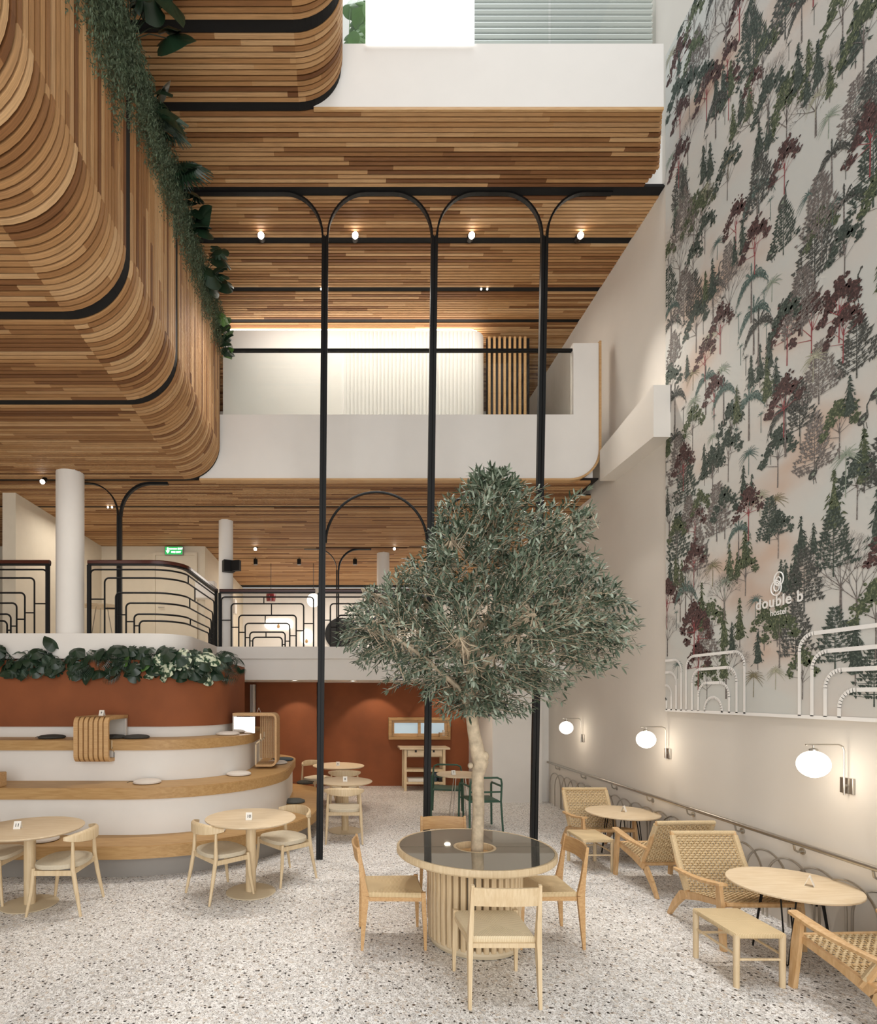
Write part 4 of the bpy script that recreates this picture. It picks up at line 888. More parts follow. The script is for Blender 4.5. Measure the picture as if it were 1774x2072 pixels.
# ceiling spotlights
def ceiling_spot(label, x, y, z, tilt=0, lit=True, s=1.0, group=None):
    t = thing('ceiling_spotlight', label, 'light', (x, y, z), 0, group)
    R_ = Matrix.Rotation(tilt, 3, 'X')
    b = MB(); b.tube([(0, 0, 0), (0, 0, -.03*s)], .008, 6); b.tube([R_ @ Vector((0, 0, -.03*s)), R_ @ Vector((0, 0, -.12*s))], .035*s, 16); b.obj('housing', M['black'], t, smooth=True)
    b = MB(); b.tube([R_ @ Vector((0, 0, -.12*s)), R_ @ Vector((0, 0, -.126*s))], .032*s, 16); b.obj('lens', M['bulb'] if lit else M['greyp'], t)
names = ['over the left gallery planting', 'between the left and middle posts', 'between the middle and right posts', 'right of the right post']
for nme, u in zip(names, (531, 718, 949, 1165)): ceiling_spot('lit spotlight under the upper timber ceiling '+nme, (u-UX)/F*7.49, 7.49, H2+.01, radians(-70), True, 1.25, 'four bright spotlights under the upper ceiling')
for k, u in enumerate((972, 984, 650, 662)): ceiling_spot('tiny lit spotlight of the pair %s, %s one' % ('between the middle and right posts' if k < 2 else 'at the left post head', 'left' if k % 2 == 0 else 'right'), (u-UX)/F*8.4, 8.4, H2+.01, radians(-60), True, .4)
for u, lab in ((517, 'left of the left post'), (605, 'nearest the left post on its left'), (718, 'just right of the left post'), (835, 'beside the olive crown')): ceiling_spot('small black cylinder spotlight over the mezzanine '+lab, (u-UX)/F*12.45, 12.45, H1, 0, False, 1.3, 'black cylinder spotlights over the mezzanine')
ceiling_spot('bright lit spotlight deep over the mezzanine left of the post', (518-UX)/F*11.6, 11.6, H1, radians(-60), True, 1.0)
ceiling_spot('bright lit spotlight over the mezzanine behind the olive top', (797-UX)/F*11.6, 11.6, H1, radians(-60), True, .8)
ceiling_spot('black tilted spotlight left of the stout column', (93-UX)/F*7.9, 7.9, H1, radians(-50), True, 1.0)
for k, u in enumerate((221, 229)): ceiling_spot('tiny lit spotlight by the left arched post, %s one' % ('left', 'right')[k], (u-UX)/F*9.1, 9.1, H1+.01, radians(-60), True, .45)

# ------------------------------------------------------------------ mezzanine props
ex = thing('exit_sign', 'green and white lit EXIT sign on the mezzanine wall', 'sign', ((352-UX)/F*11.4, 11.38, 4.93))
b = MB(); b.rbox(-.19, .19, 0, .05, -.09, .09, .006); b.obj('casing', M['greyp'], ex)
b = MB(); b.box(-.175, .175, -.004, 0, -.078, .078); b.obj('face', M['exitg'], ex)
text_mesh('ทางออก EXIT', .05, M['exitw'], 'lettering', ex, (.045, -.006, .035), (pi/2, 0, 0), .001, bold=.001)
text_mesh('FIRE EXIT', .048, M['exitw'], 'lettering', ex, (.05, -.006, -.035), (pi/2, 0, 0), .001, bold=.001)
b = MB(); b.add([(-.135, -.006, .06), (-.105, -.006, .06), (-.105, -.006, 0), (-.08, -.006, 0), (-.12, -.006, -.06), (-.16, -.006, 0), (-.135, -.006, 0)], [(0, 1, 2, 3, 4, 5, 6)[::-1]]); b.obj('arrow', M['exitw'], ex)
sp = thing('speaker_box', 'black angled speaker box on the slimmer column', 'speaker', ((463-UX)/F*9.7, 9.68, 4.22)); b = MB(); b.rbox(-.10, .10, -.06, .06, -.1, .1, .004, rot=Matrix.Rotation(.5, 3, 'Z')); b.obj('cabinet', M['black'], sp); b = MB(); b.rbox(.07, .22, -.04, .04, -.09, .09, .004, rot=Matrix.Rotation(-.3, 3, 'Z')); b.obj('wing', M['black'], sp)
for (x, y, z, lab) in ((-2.7, 11.42, 4.1, 'white air conditioning cassette left of the slimmer column'), (-2.62, 13.2, 4.05, 'white air conditioning cassette right of the slimmer column')):
    b = MB(); b.rbox(x-.2, x+.2, y-.25, y-.02, z-.17, z+.17, .02); tag(b.obj('wall_unit', M['white']), lab, 'appliance')
# pendant, lit niches, black round mirror
pt = thing('pendant_lamp', 'wine red glass pendant lamp above the mezzanine bar', 'lamp', ((548-UX)/F*13, 13, H1))
b = MB(); b.tube([(0, 0, 0), (0, 0, -.62)], .006, 6); b.obj('cord', M['black'], pt)
b = MB(); b.lathe([(.04, 0), (.1, -.05), (.115, -.14), (.1, -.27)], (0, 0, -.62), 24); b.obj('shade', M['pinkgl'], pt, smooth=True); b = MB(); b.lathe([(.03, 0), (.05, -.05), (.03, -.1)], (0, 0, -.68), 12); b.obj('bulb', M['bulb'], pt)
t = thing('globe_lamp', 'white opal globe lamp beside the left steel post', 'lamp', ((634-UX)/F*13, 13, H1)); b = MB(); b.tube([(0, 0, 0), (0, 0, -.72)], .006, 6); b.obj('cord', M['black'], t); b = MB(); b.lathe([(.15*sin(a), .16*cos(a)) for a in [pi-pi*i/14+.0 for i in range(1, 14)]], (0, 0, -.86), 24); b.obj('globe', M['glow'], t, smooth=True)
def roundrect(w_, h_, r, n=6):
    p = []
    for cx_, cz_, a0 in ((w_/2-r, h_/2-r, 0), (-w_/2+r, h_/2-r, pi/2), (-w_/2+r, -h_/2+r, pi), (w_/2-r, -h_/2+r, 1.5*pi)): p += arcpts(cx_, cz_, r, a0, a0+pi/2, n)
    return p
for (u, v, W_, H_, r, lab) in ((563, 1262, .8, .30, .148, 'long rounded lit niche in the mezzanine back wall'), (620, 1288, .32, .42, .158, 'small arched lit niche in the mezzanine back wall')):
    c = PX(u, v, 15.9); t = thing('wall_niche', lab, 'niche', (c.x, 15.985, c.z)); b = MB(); pr = roundrect(W_, H_, r); n = len(pr); xzprism(b, pr, -.02, 0); b.obj('light_panel', M['litbox'], t)
    b = MB(); b.lathe([(.03, 0), (.05, .06), (.02, .12)], (0, -.06, -H_/2+.02), 10); b.obj('vase', M['honey'], t)
c = PX(690, 1275, 15.0); t = thing('round_mirror', 'large black round disc behind the left of the olive crown', 'mirror', (c.x, 15.9, c.z)); b = MB(); b.tube([(0, 0, 0), (0, .08, 0)], .46, 40); b.obj('disc', M['black'], t)
ctb = thing('bar_counter', 'oak topped counter on the mezzanine', 'counter', ((620-UX)/F*12.5, 12.5, MZ)); b = MB(); b.rbox(-1.1, 1.8, -.3, .3, 0, .17, .01); b.obj('body', M['wallr'], ctb); b = MB(); b.prism(arcpts(-.9, 0, .34, pi/2, 1.5*pi, 10)+[(1.85, -.34), (1.85, .34)], .17, .20); b.obj('worktop', M['honey'], ctb)
t = thing('side_table', 'round side table behind the left mezzanine railing', 'table', ((205-UX)/F*9.5, 9.5, MZ)); b = MB(); b.lathe([(.3, 0), (.3, .025)], (0, 0, .66), 32); b.obj('tabletop', M['oaktop'], t)
for k in range(3): a = 2*pi*k/3; b = MB(); b.tube([(.1*cos(a), .1*sin(a), .66), (.22*cos(a), .22*sin(a), 0)], .008, 6); b.obj('leg', M['steel'], t)

# ------------------------------------------------------------------ printed mural
MY0, MY1, MZ0, MZ1 = 6.65, 2.6, 1.80, 9.6
def ink(name, c, c2, s=55):
    m, nt, b = newmat(name); N = nt.nodes.new; L = nt.links.new
    tc = N('ShaderNodeTexCoord'); n = N('ShaderNodeTexNoise'); n.inputs['Scale'].default_value = s; n.inputs['Detail'].default_value = 5; n.inputs['Roughness'].default_value = .7; L(tc.outputs['Object'], n.inputs['Vector'])
    r = N('ShaderNodeValToRGB'); r.color_ramp.elements[0].position = .5; r.color_ramp.elements[0].color = srgb(c); r.color_ramp.elements[1].position = .64; r.color_ramp.elements[1].color = srgb(c2); L(n.outputs['Fac'], r.inputs[0]); L(r.outputs[0], b.inputs['Base Color']); b.inputs['Roughness'].default_value = .85; return m
mur_mats = [ink('mural conifer green', '#36413a', '#6c776c'), ink('mural leaf green', '#414c37', '#868d6b'), ink('mural maroon', '#43302e', '#7c5a56'), ink('mural red trunk', '#93454a', '#a56460'),
            ink('mural grey brown', '#6a635f', '#a39c97'), ink('mural sage', '#8a9686', '#b4baac'), ink('mural teal', '#50645f', '#8a9c94'), ink('mural taupe', '#7e765c', '#aaa38a'), ink('mural charcoal', '#41433f', '#7b7c76'), ink('mural pale olive', '#a3a28c', '#bdbba9')]
def mural_base():
    m, nt, b = newmat('mural paper'); N = nt.nodes.new; L = nt.links.new
    tc = N('ShaderNodeTexCoord'); mp = N('ShaderNodeMapping'); mp.inputs['Scale'].default_value = (1, .55, .9); mp.inputs['Rotation'].default_value = (.5, 0, 0); L(tc.outputs['Object'], mp.inputs[0])
    n = N('ShaderNodeTexNoise'); n.inputs['Scale'].default_value = 1.3; n.inputs['Detail'].default_value = 3; L(mp.outputs[0], n.inputs['Vector'])
    r = N('ShaderNodeValToRGB'); r.color_ramp.elements[0].position = .42; r.color_ramp.elements[0].color = srgb('#cdcec9'); r.color_ramp.elements[1].position = .66; r.color_ramp.elements[1].color = srgb('#cbb4a3')
    e = r.color_ramp.elements.new(.54); e.color = srgb('#d0cbc4'); L(n.outputs['Fac'], r.inputs[0]); L(r.outputs[0], b.inputs['Base Color']); b.inputs['Roughness'].default_value = .8
    return m
mural = thing('wall_mural', 'tall printed forest mural with dark, sage and maroon trees on the right wall', 'mural', (XW, 0, 0))
b = MB(); b.box(-.02, 0, MY1, MY0, MZ0, MZ1); b.obj('paper', mural_base(), mural)
mr = random.Random(3); P = MB()
class Pen:
    def __init__(s, cs, cz, sc, lay): sc *= 1.16; s.c = cs; s.z = cz; s.k = sc; s.l = lay; s.l0 = lay
    def pt(s, x, y): return (-.021-s.l, max(MY1, min(MY0-.004, MY0-(s.c+x*s.k))), max(MZ0+.004, min(MZ1-.004, s.z+y*s.k)))
    def poly(s, pts, m):
        s.n = getattr(s, 'n', 0)+1; s.l = s.l0+(s.n % 16)*1.2e-5; P.cur = m; n = len(pts); q = [s.pt(x, y) for x, y in pts]
        if len(set(q)) < 3: return
        P.add(q, [tuple(range(n))])
    def line(s, x0, y0, x1, y1, w0, w1, m):
        dx, dy = x1-x0, y1-y0; l = math.hypot(dx, dy) or 1; nx, ny = -dy/l, dx/l
        s.poly([(x0-nx*w0/2, y0-ny*w0/2), (x0+nx*w0/2, y0+ny*w0/2), (x1+nx*w1/2, y1+ny*w1/2), (x1-nx*w1/2, y1-ny*w1/2)], m)
    def blob(s, x, y, r, m, n=6):
        a0 = mr.random()*6; s.poly([(x+r*mr.uniform(.55, 1.15)*cos(a0+2*pi*i/n), y+r*.75*mr.uniform(.55, 1.15)*sin(a0+2*pi*i/n)) for i in range(n)], m)
def t_euc(p, mf, mt):
    p.line(0, 0, .01, .55, .022, .014, mt)
    cl = [(0, .85, .17), (.2, .68, .13), (-.2, .62, .13), (.28, .52, .1), (-.3, .47, .09), (.08, .7, .15), (-.08, .74, .14)]
    for x, y, r in cl:
        p.line(0, .3+.2*mr.random(), x*.8, y-.05, .012, .005, mt)
        p.blob(x, y, r*.72, mf, 9)
        for _ in range(18): a = mr.random()*6.28; q = r*mr.uniform(.45, 1.05); p.blob(x+q*cos(a)*1.05, y+q*.8*sin(a), mr.uniform(.018, .045), mf)
def t_con(p, mf):
    p.line(0, 0, 0, .2, .02, .02, 4)
    p.poly([(-.14, .2), (-.06, .15), (.05, .17), (.15, .22), (.10, .35), (.11, .42), (.05, .6), (0, .9), (-.06, .6), (-.1, .4), (-.08, .33)], mf)
    for k in range(60):
        f = mr.random()**.8; y = .1+.9*f; w = .27*(1-f)+.015; x = mr.uniform(-w, w); s_ = 1 if x > 0 else -1; l = mr.uniform(.05, .1)
        p.poly([(x-s_*l*.5, y+.025), (x+s_*l*.5, y-.045), (x-s_*l*.2, y-.03)], mf)
        if k % 3 == 0: p.blob(x*.7, y, .03, mf, 5)
def t_cedar(p, mf):
    p.line(0, 0, 0, .95, .026, .006, mf)
    for k in range(15):
        f = k/15; y = .14+.84*f; w = .36*(1-f**1.3)*mr.uniform(.7, 1.1)+.02
        for s_ in (-1, 1):
            p.line(0, y, s_*w, y+.06*mr.uniform(-.3, 1.2), .014, .004, mf)
            for j in range(7):
                q = mr.random(); p.poly([(s_*w*q, y+.03), (s_*(w*q+.07), y+.045), (s_*(w*q+.015), y-.02)], mf)
def t_bare(p, mf):
    p.line(0, 0, 0, .34, .035, .022, mf)
    def rec(x, y, a, l, w, d):
        x1, y1 = x+l*cos(a), y+l*sin(a); p.line(x, y, x1, y1, w, w*.6, mf)
        if d == 0: return
        for da_ in (-.45, -.05, .38): rec(x1, y1, a+da_+mr.uniform(-.15, .15), l*mr.uniform(.62, .8), w*.6, d-1)
    for a in (.75, 1.2, 1.6, 2.0, 2.45): rec(0, .3+.03*mr.random(), a, .2, .012, 3)
def t_palm(p, mf, hh=.45):
    p.line(0, 0, .01, hh, .02, .014, mf)
    for k in range(15):
        a = -.5+4.14*k/14; L_ = mr.uniform(.26, .34); x, y = .01, hh; px, py = x, y
        for j in range(4):
            a2 = a; f = (j+1)/4; nx = .01+L_*f*cos(a2); ny = hh+L_*f*sin(a2)*.85-.12*f*f
            p.line(px, py, nx, ny, .026*(1-f*.5), .026*(1-f)+.003, mf); px, py = nx, ny
def t_umb(p, mf):
    p.line(0, 0, 0, .66, .04, .022, 4)
    for k in range(11):
        a = 3.3*k/10-.08; L_ = .34; px, py = 0, .66
        for j in range(5):
            f = (j+1)/5; nx = L_*f*cos(a); ny = .66+.2*sin(a)*f+.07*f-.3*f*f*abs(cos(a)); p.line(px, py, nx, ny, .03, .026 if j < 4 else .004, mf); [p.line(nx, ny, nx+.02*q, ny-.06, .012, .003, mf) for q in (-1, 1)]; px, py = nx, ny
    for sx in (-.28, .26): p.line(sx, .0, sx, .3, .012, .01, mf); [p.line(sx, .3, sx+.08*cos(a), .3+.06*sin(a)-.01, .014, .003, mf) for a in (0, .6, 1.2, 1.9, 2.5, 3.14)]
def t_bird(p, mf):
    p.poly([(.09*cos(a)-.02, .17+.075*sin(a)+.03*cos(a)) for a in [2*pi*i/12 for i in range(12)]], mf); P.cur = mf
    p.line(.05, .2, .04, .34, .03, .02, mf); p.line(.04, .34, .08, .39, .024, .02, mf); p.blob(.09, .40, .026, mf)
    p.line(-.01, .1, .0, 0, .012, .01, mf); p.line(.03, .1, .05, 0, .012, .01, mf); p.poly([(-.06, .17), (.02, .2), (.0, .14)], 5)
lay = 0
spots = []
W_ = MY0-MY1; Hh = MZ1-MZ0
for z_ in [MZ1-.2-.236*i for i in range(32)]:
    n = int(W_/.29)
    for i in range(n):
        spots.append((i*W_/n+mr.uniform(.02, .30), z_+mr.uniform(-.11, .11)-.12))
spots.sort(key=lambda q: -q[1])
ti = 0
for (s_, z_) in spots:
    if mr.random() < .07: continue
    ti += 1; lay = (ti % 12)*2.2e-4; k = mr.random()
    z_ = max(z_, MZ0+.02)
    if k < .15: t_euc(Pen(s_, z_, mr.uniform(.36, .56), lay), 2, 3)
    elif k < .34: t_euc(Pen(s_, z_, mr.uniform(.36, .54), lay), mr.choice([1, 0, 1]), 4)
    elif k < .50: 
        for q in range(mr.randint(1, 3)): t_con(Pen(s_+q*.11, z_+mr.uniform(-.05, .08), mr.uniform(.26, .46), lay), mr.choice([0, 0, 1]))
    elif k < .64: t_cedar(Pen(s_, z_, mr.uniform(.38, .56), lay), mr.choice([8, 4, 0]))
    elif k < .74: t_bare(Pen(s_, z_, mr.uniform(.5, .7), lay), 4)
    elif k < .86: t_palm(Pen(s_, z_, mr.uniform(.3, .42), lay), mr.choice([5, 6, 7, 9]))
    elif k < .92: t_umb(Pen(s_, z_, mr.uniform(.4, .55), lay), mr.choice([6, 8]))
    elif k < .965: t_bird(Pen(s_, z_, mr.uniform(.4, .55), lay), 8)
    else: t_palm(Pen(s_, z_, .4, lay), 5, .7)
P.obj('printed_trees', mur_mats, mural)
# white line graphic and lettering, over the print
wm = plain('white print', '#f4f2ee', .7); lay = .021+.0034
def wline(path, w=.045):
    b = MB()
    for (a, c) in zip(path[:-1], path[1:]):
        a = Vector((-lay, MY0-a[0], a[1])); c = Vector((-lay, MY0-c[0], c[1])); b.bar(a, c+(c-a).normalized()*.004, w, .0004, up=(1, 0, 0))
    return b
def nested(s0, s1, tops, inset, w=.045, n=None):
    for k, h in enumerate(tops):
        a, c = s0+inset*k, s1-inset*k; r = min(.14, (c-a)/2, c); zt = MZ0+h
        if a < 0: path = [(0.0, zt), (c-r, zt)]+[(c-r+r*sin(t), zt-r+r*cos(t)) for t in [pi/2*i/8 for i in range(1, 9)]]+[(c, MZ0+.02)]
        else: path = [(a, MZ0+.02), (a, zt-r)]+[(a+r-r*cos(t), zt-r+r*sin(t)) for t in [pi/2*i/8 for i in range(1, 9)]]+[(c-r, zt)]+[(c-r+r*sin(t), zt-r+r*cos(t)) for t in [pi/2*i/8 for i in range(1, 9)]]+[(c, MZ0+.02)]
        wline(path, w).obj('white_arch_line', wm, mural)
nested(-.6, .31, (.60, .46, .31, .16), .095, .03)
nested(.40, 1.30, (.62, .47, .32, .17), .105, .03)
nested(1.94, 3.40, (.70, .545, .39, .235), .125, .033)
wline([(0, MZ0+.013), (MY0-MY1, MZ0+.013)], .03).obj('white_base_line', wm, mural)
def on_mural(u, v):
    Y = F*(XW-lay)/(u-UX); return Y, EH-(v-VY)/F*Y
y_, z_ = on_mural(1574, 1216)
text_mesh('double b', .135, wm, 'lettering', mural, (-lay, y_, z_), (pi/2, 0, -pi/2), .0006, bold=.003)
text_mesh('hostel', .075, wm, 'lettering', mural, (-lay, y_, z_-.10), (pi/2, 0, -pi/2), .0006, bold=.0008)
y_, z_ = on_mural(1573, 1180)
for (oy, oz, r, s_) in ((-.012, .035, .052, 1.15), (-.006, .02, .028, 1.2), (.018, -.04, .058, 1.1), (.012, -.03, .03, 1.3)):
    b = MB(); b.tube([(-lay, y_+oy+r*cos(a), z_+oz+r*s_*sin(a)) for a in [2*pi*i/28 for i in range(29)]], .0055, 6, flat=(1, 1)); b.obj('emblem_loop', wm, mural)

# ------------------------------------------------------------------ olive tree
ot = thing('olive_tree', 'tall olive tree growing through the middle of the centre table', 'tree', (TX+.02, TY, .56))
def op(u, v, dy=0): q = PX(u, v, TY+dy); return Vector((q.x-TX-.02, dy, q.z-.56))
b = MB()
trunk = [op(966, 1760), op(965, 1715), op(968, 1640), op(966, 1570), op(972, 1542), op(966, 1520), op(958, 1480), op(951, 1430), op(953, 1370), op(956, 1300), op(958, 1230), op(962, 1150)]
b.tube(trunk, [.056, .05, .047, .05, .066, .058, .05, .047, .043, .036, .028, .018], 14); b.obj('trunk', M['bark'], ot, smooth=True)
b = MB(); q = op(978, 1530); b.lathe([(.038*sin(pi*i/8)+.001, .045*-cos(pi*i/8)) for i in range(9)], (q.x, -.02, q.z), 12); b.obj('burl', M['bark'], ot, smooth=True); b = MB(); q = op(950, 1548); b.lathe([(.022*sin(pi*i/8)+.001, .025*-cos(pi*i/8)) for i in range(9)], (q.x, -.03, q.z), 10); b.obj('burl', M['bark'], ot, smooth=True)
tr_ = random.Random(11)
# canopy silhouette: (v, left u, right u)
prof = [(945, 965, 1030), (975, 935, 1060), (1010, 880, 1205), (1050, 860, 1205), (1100, 845, 1190), (1150, 775, 1230), (1190, 715, 1262), (1225, 682, 1288), (1260, 668, 1296), (1300, 685, 1290), (1340, 705, 1255), (1380, 790, 1190), (1415, 860, 1110), (1440, 905, 1050)]
def span(v):
    for (v0, l0, r0), (v1, l1, r1) in zip(prof[:-1], prof[1:]):
        if v <= v1: f = (v-v0)/(v1-v0); return l0+(l1-l0)*f, r0+(r1-r0)*f
    return prof[-1][1:]
limbs = []
for (u0, v0, pts) in ((953, 1440, [(925, 1390, -.1), (870, 1340, -.2), (800, 1290, -.25), (740, 1260, -.2)]), (955, 1430, [(1000, 1385, .1), (1060, 1340, .2), (1140, 1300, .3), (1210, 1270, .25)]),
                      (953, 1390, [(985, 1340, -.25), (1030, 1290, -.5), (1080, 1240, -.6)]), (954, 1350, [(910, 1290, .25), (860, 1220, .5), (830, 1150, .55)]),
                      (957, 1290, [(1010, 1215, .1), (1060, 1150, .15), (1130, 1085, .1), (1190, 1020, .05)]), (957, 1270, [(915, 1200, -.15), (905, 1130, -.2), (915, 1080, -.15)]),
                      (960, 1180, [(985, 1100, -.05), (1000, 1020, -.05), (1005, 965, 0)]), (956, 1330, [(1040, 1280, -.1), (1130, 1230, -.2), (1230, 1200, -.2)]), (956, 1320, [(880, 1280, .1), (800, 1220, .15), (730, 1190, .1)]),
                      (955, 1410, [(930, 1370, .3), (950, 1310, .7), (980, 1250, .8)]), (955, 1400, [(960, 1350, -.4), (930, 1290, -.75)])):
    path = [op(u0, v0)]+[op(u, v, dy) for u, v, dy in pts]; limbs.append(path)
    n = len(path); b = MB(); b.tube(path, [.024-.017*i/(n-1) for i in range(n)], 8); b.obj('limb', M['bark'], ot, smooth=True)
LV = MB(); TW = MB(); OL = MB(); oc = 0
def seg_pts(path):
    out = []
    for a, c in zip(path[:-1], path[1:]):
        for i in range(6): out.append(a.lerp(c, i/6))
    return out+[path[-1]]
allp = [p for l in limbs for p in seg_pts(l)]+[trunk[-1], trunk[-2], trunk[-3]]
def leafquad(p, d, nrm, L_, w_, m):
    s_ = d.cross(nrm).normalized(); LV.cur = m; c = p+d*L_*.5+nrm*L_*.06; e = p+d*L_-nrm*L_*.04
    a1 = p+d*L_*.28; a2 = p+d*L_*.68
    LV.add([p, a1+s_*w_*.42-nrm*.001, a2+s_*w_*.42, e, a2-s_*w_*.42, a1-s_*w_*.42-nrm*.001, a1+nrm*L_*.03, a2+nrm*L_*.03], [(0, 1, 6), (0, 6, 5), (1, 2, 7, 6), (6, 7, 4, 5), (2, 3, 7), (7, 3, 4)])
cen = op(956, 1300)
for i in range(1350):
    v = tr_.choice([tr_.uniform(945, 1440), tr_.triangular(1000, 1420, 1260)]); l, r = span(v)
    f = tr_.uniform(-1, 1); u = (l+r)/2+(r-l)/2*f*.97; half = (r-l)/2/F*TY
    dmax = sqrt(max(0, 1-f*f))*half*.85; dy = tr_.uniform(-1, 1)*dmax
    tip = op(u, v, 0); tip.y = dy; tip.x *= (TY+dy)/TY if dy < 0 else 1
    base = min(allp, key=lambda q: (q-tip).length_squared+.25*max(0, q.z-tip.z))
    out = (tip-base); 
    if out.length < .05: out = Vector((tr_.uniform(-1, 1), tr_.uniform(-1, 1), .3))
    L_ = min(max(out.length, .2), .42); d = out.normalized(); rad = Vector((tip.x-trunk[8].x, tip.y, (tip.z-cen.z)*.5+.15)).normalized(); d = (d*.6+rad*.6+Vector((tr_.uniform(-.35, .35), tr_.uniform(-.35, .35), tr_.uniform(-.1, .35)))).normalized()
    st_ = tip-d*L_; droop = tr_.uniform(.02, .09); n = 8
    pts = [st_+d*(L_*k/n)-Vector((0, 0, droop*(k/n)**2)) for k in range(n+1)]
    if (base-st_).length < .8: TW.tube([base, base.lerp(st_, .5)+Vector((0, 0, -.015)), st_], [.005, .004, .0028], 4, cap=False)
    TW.tube([pts[0], pts[4], pts[8]], [.003, .0025, .001], 3, cap=False)
    ph = tr_.random()*6; up = Vector((tr_.uniform(-.4, .4), tr_.uniform(-.4, .4), 1)).normalized(); tone = tr_.random()
    for k in range(1, n+1):
        t_ = (pts[k]-pts[k-1]).normalized(); a_ = t_.cross(up).normalized(); b_ = a_.cross(t_)
        th = ph+k*1.57
        for s_ in (1, -1) if k < n else (1, -1, 0):
            sd = a_*cos(th)*s_+b_*sin(th)*s_
            dd = (t_*tr_.uniform(.55, 1.0)+sd*tr_.uniform(.6, 1.0)*(0 if s_ == 0 else 1)).normalized() if s_ else t_
            nn = dd.cross(sd.cross(dd) if s_ else a_); nn = (Vector((tr_.uniform(-.6, .6), tr_.uniform(-.6, .6), 1))); nn = (nn-dd*nn.dot(dd)).normalized()
            q = tr_.random(); m = (0 if q < .5 else (1 if q < .8 else 2)) if tone < .75 else (2 if q < .6 else 0)
            leafquad(pts[k], dd, nn, tr_.uniform(.045, .085), tr_.uniform(.015, .022), m)
    if i % 5 == 0 and oc < 200:
        q = pts[6]+Vector((tr_.uniform(-.02, .02), tr_.uniform(-.02, .02), -.025)); OL.lathe([(.002, -.012), (.0085, -.004), (.0085, .004), (.002, .012)], q, 6); oc += 1
LV.obj('foliage', [M['leaf'], M['leaf2'], M['leafd']], ot, kind='stuff')
TW.obj('twigs', M['bark'], ot, kind='stuff'); OL.obj('olives', M['olive'], ot, kind='stuff')

# ------------------------------------------------------------------ planting
pr_ = random.Random(5)
def leaf_mesh(kind, mat, R=.11):
    b = MB()
    if kind == 'monstera':
        n = 44; rim = []
        for i in range(n):
            a = 2*pi*i/n; base = R*(1-.32*cos(a+pi)*-1*0)*(.82+.18*cos(a)); base *= (1-.55*math.exp(-((a-pi)/.28)**2)); notch = .62 if (i % 4 == 1 and 3 < i < n-3 and abs(a-pi) > .6) else 1
            rim.append((base*notch*cos(a)*1.15, base*notch*sin(a)))
        vs = [(0, 0, .012)]+[(x*.45, y*.45, .010) for x, y in [(R*cos(2*pi*i/n), R*.9*sin(2*pi*i/n)) for i in range(n)]]+[(x, y, -.25*(x*x+y*y)/R) for x, y in rim]
        fs = [(0, 1+i, 1+(i+1) % n) for i in range(n)]+[(1+i, 1+n+i, 1+n+(i+1) % n, 1+(i+1) % n) for i in range(n)]
        b.add(vs, fs)
    elif kind == 'heart':
        n = 20; rim = []
        for i in range(n):
            a = 2*pi*i/n; r = R*(.9-.35*math.exp(-((a-pi)/.4)**2)+.25*math.exp(-(min(a, 2*pi-a)/.35)**2)); rim.append((r*cos(a), r*.85*sin(a)))
        vs = [(0, 0, .01)]+[(x, y, -.3*(x*x+y*y)/R) for x, y in rim]; b.add(vs, [(0, 1+i, 1+(i+1) % n) for i in range(n)])
    elif kind == 'fan':
        for k in range(20):
            a = -2.0+4.0*k/19; a += .02*sin(k*5); L_ = R*(1.0-.15*abs(a)/2); w_ = R*.055; c, s_ = cos(a), sin(a)
            b.add([(0, 0, 0), (L_*.5*c-w_*s_, L_*.5*s_+w_*c, .01), (L_*c, L_*s_, -R*.16), (L_*.5*c+w_*s_, L_*.5*s_-w_*c, .01), (L_*.5*c, L_*.5*s_, .018)], [(0, 4, 1), (1, 4, 2), (0, 3, 4), (4, 3, 2)])
    elif kind == 'pinnate':
        for k in range(12):
            f = k/11; x = R*(2*f-.6); 
            for s_ in (-1, 1):
                L_ = R*.85*sin(pi*(f*.75+.2)); b.add([(x, 0, 0), (x+.2*L_, s_*L_*.5, .01), (x+.6*L_, s_*L_, -.03), (x+.35*L_, s_*L_*.5, .005)], [(0, 1, 2, 3)])
        b.add([(-R*.6, -.003, 0), (R*1.4, 0, -.01), (-R*.6, .003, 0)], [(0, 1, 2)])
    me = b.mesh('leaf', mat); return me
def thick(me_, th=.0016):
    bm = bmesh.new(); bm.from_mesh(me_); bmesh.ops.recalc_face_normals(bm, faces=bm.faces)
    bmesh.ops.solidify(bm, geom=list(bm.faces), thickness=th); bm.to_mesh(me_); bm.free(); return me_
LM = {('monstera', 'mons'): None, ('monstera', 'vari'): None, ('monstera', 'monsl'): None, ('heart', 'mons'): None, ('heart', 'monsl'): None, ('fan', 'palmg'): None, ('fan', 'mons'): None, ('pinnate', 'mons'): None, ('heart', 'vari'): None, ('pinnate', 'palmg'): None}
for k in LM: LM[k] = thick(leaf_mesh(k[0], M[k[1]]))
def orient(dirv, nrm):
    x = Vector(dirv).normalized(); z = Vector(nrm); z = (z-x*z.dot(x)).normalized(); y = z.cross(x); return Matrix((x, y, z)).transposed().to_euler()
def plant(name, label, cat, loc, leaves, stemm='mons', group=None):
    """leaves: (kind, mat, offset, direction, normal, scale)"""
    t = thing(name, label, cat, loc, 0, group); sb = MB()
    for kind, mat, off, d, nrm, s_ in leaves:
        off = Vector(off); o = link('leaf', LM[(kind, mat)], t, off, orient(d, nrm)); o.scale = (s_, s_, s_)
        sb.tube([(0, 0, 0), off*.5+Vector((0, 0, .05)), off], .004, 5, cap=False)
    sb.obj('stems', M[stemm], t); return t
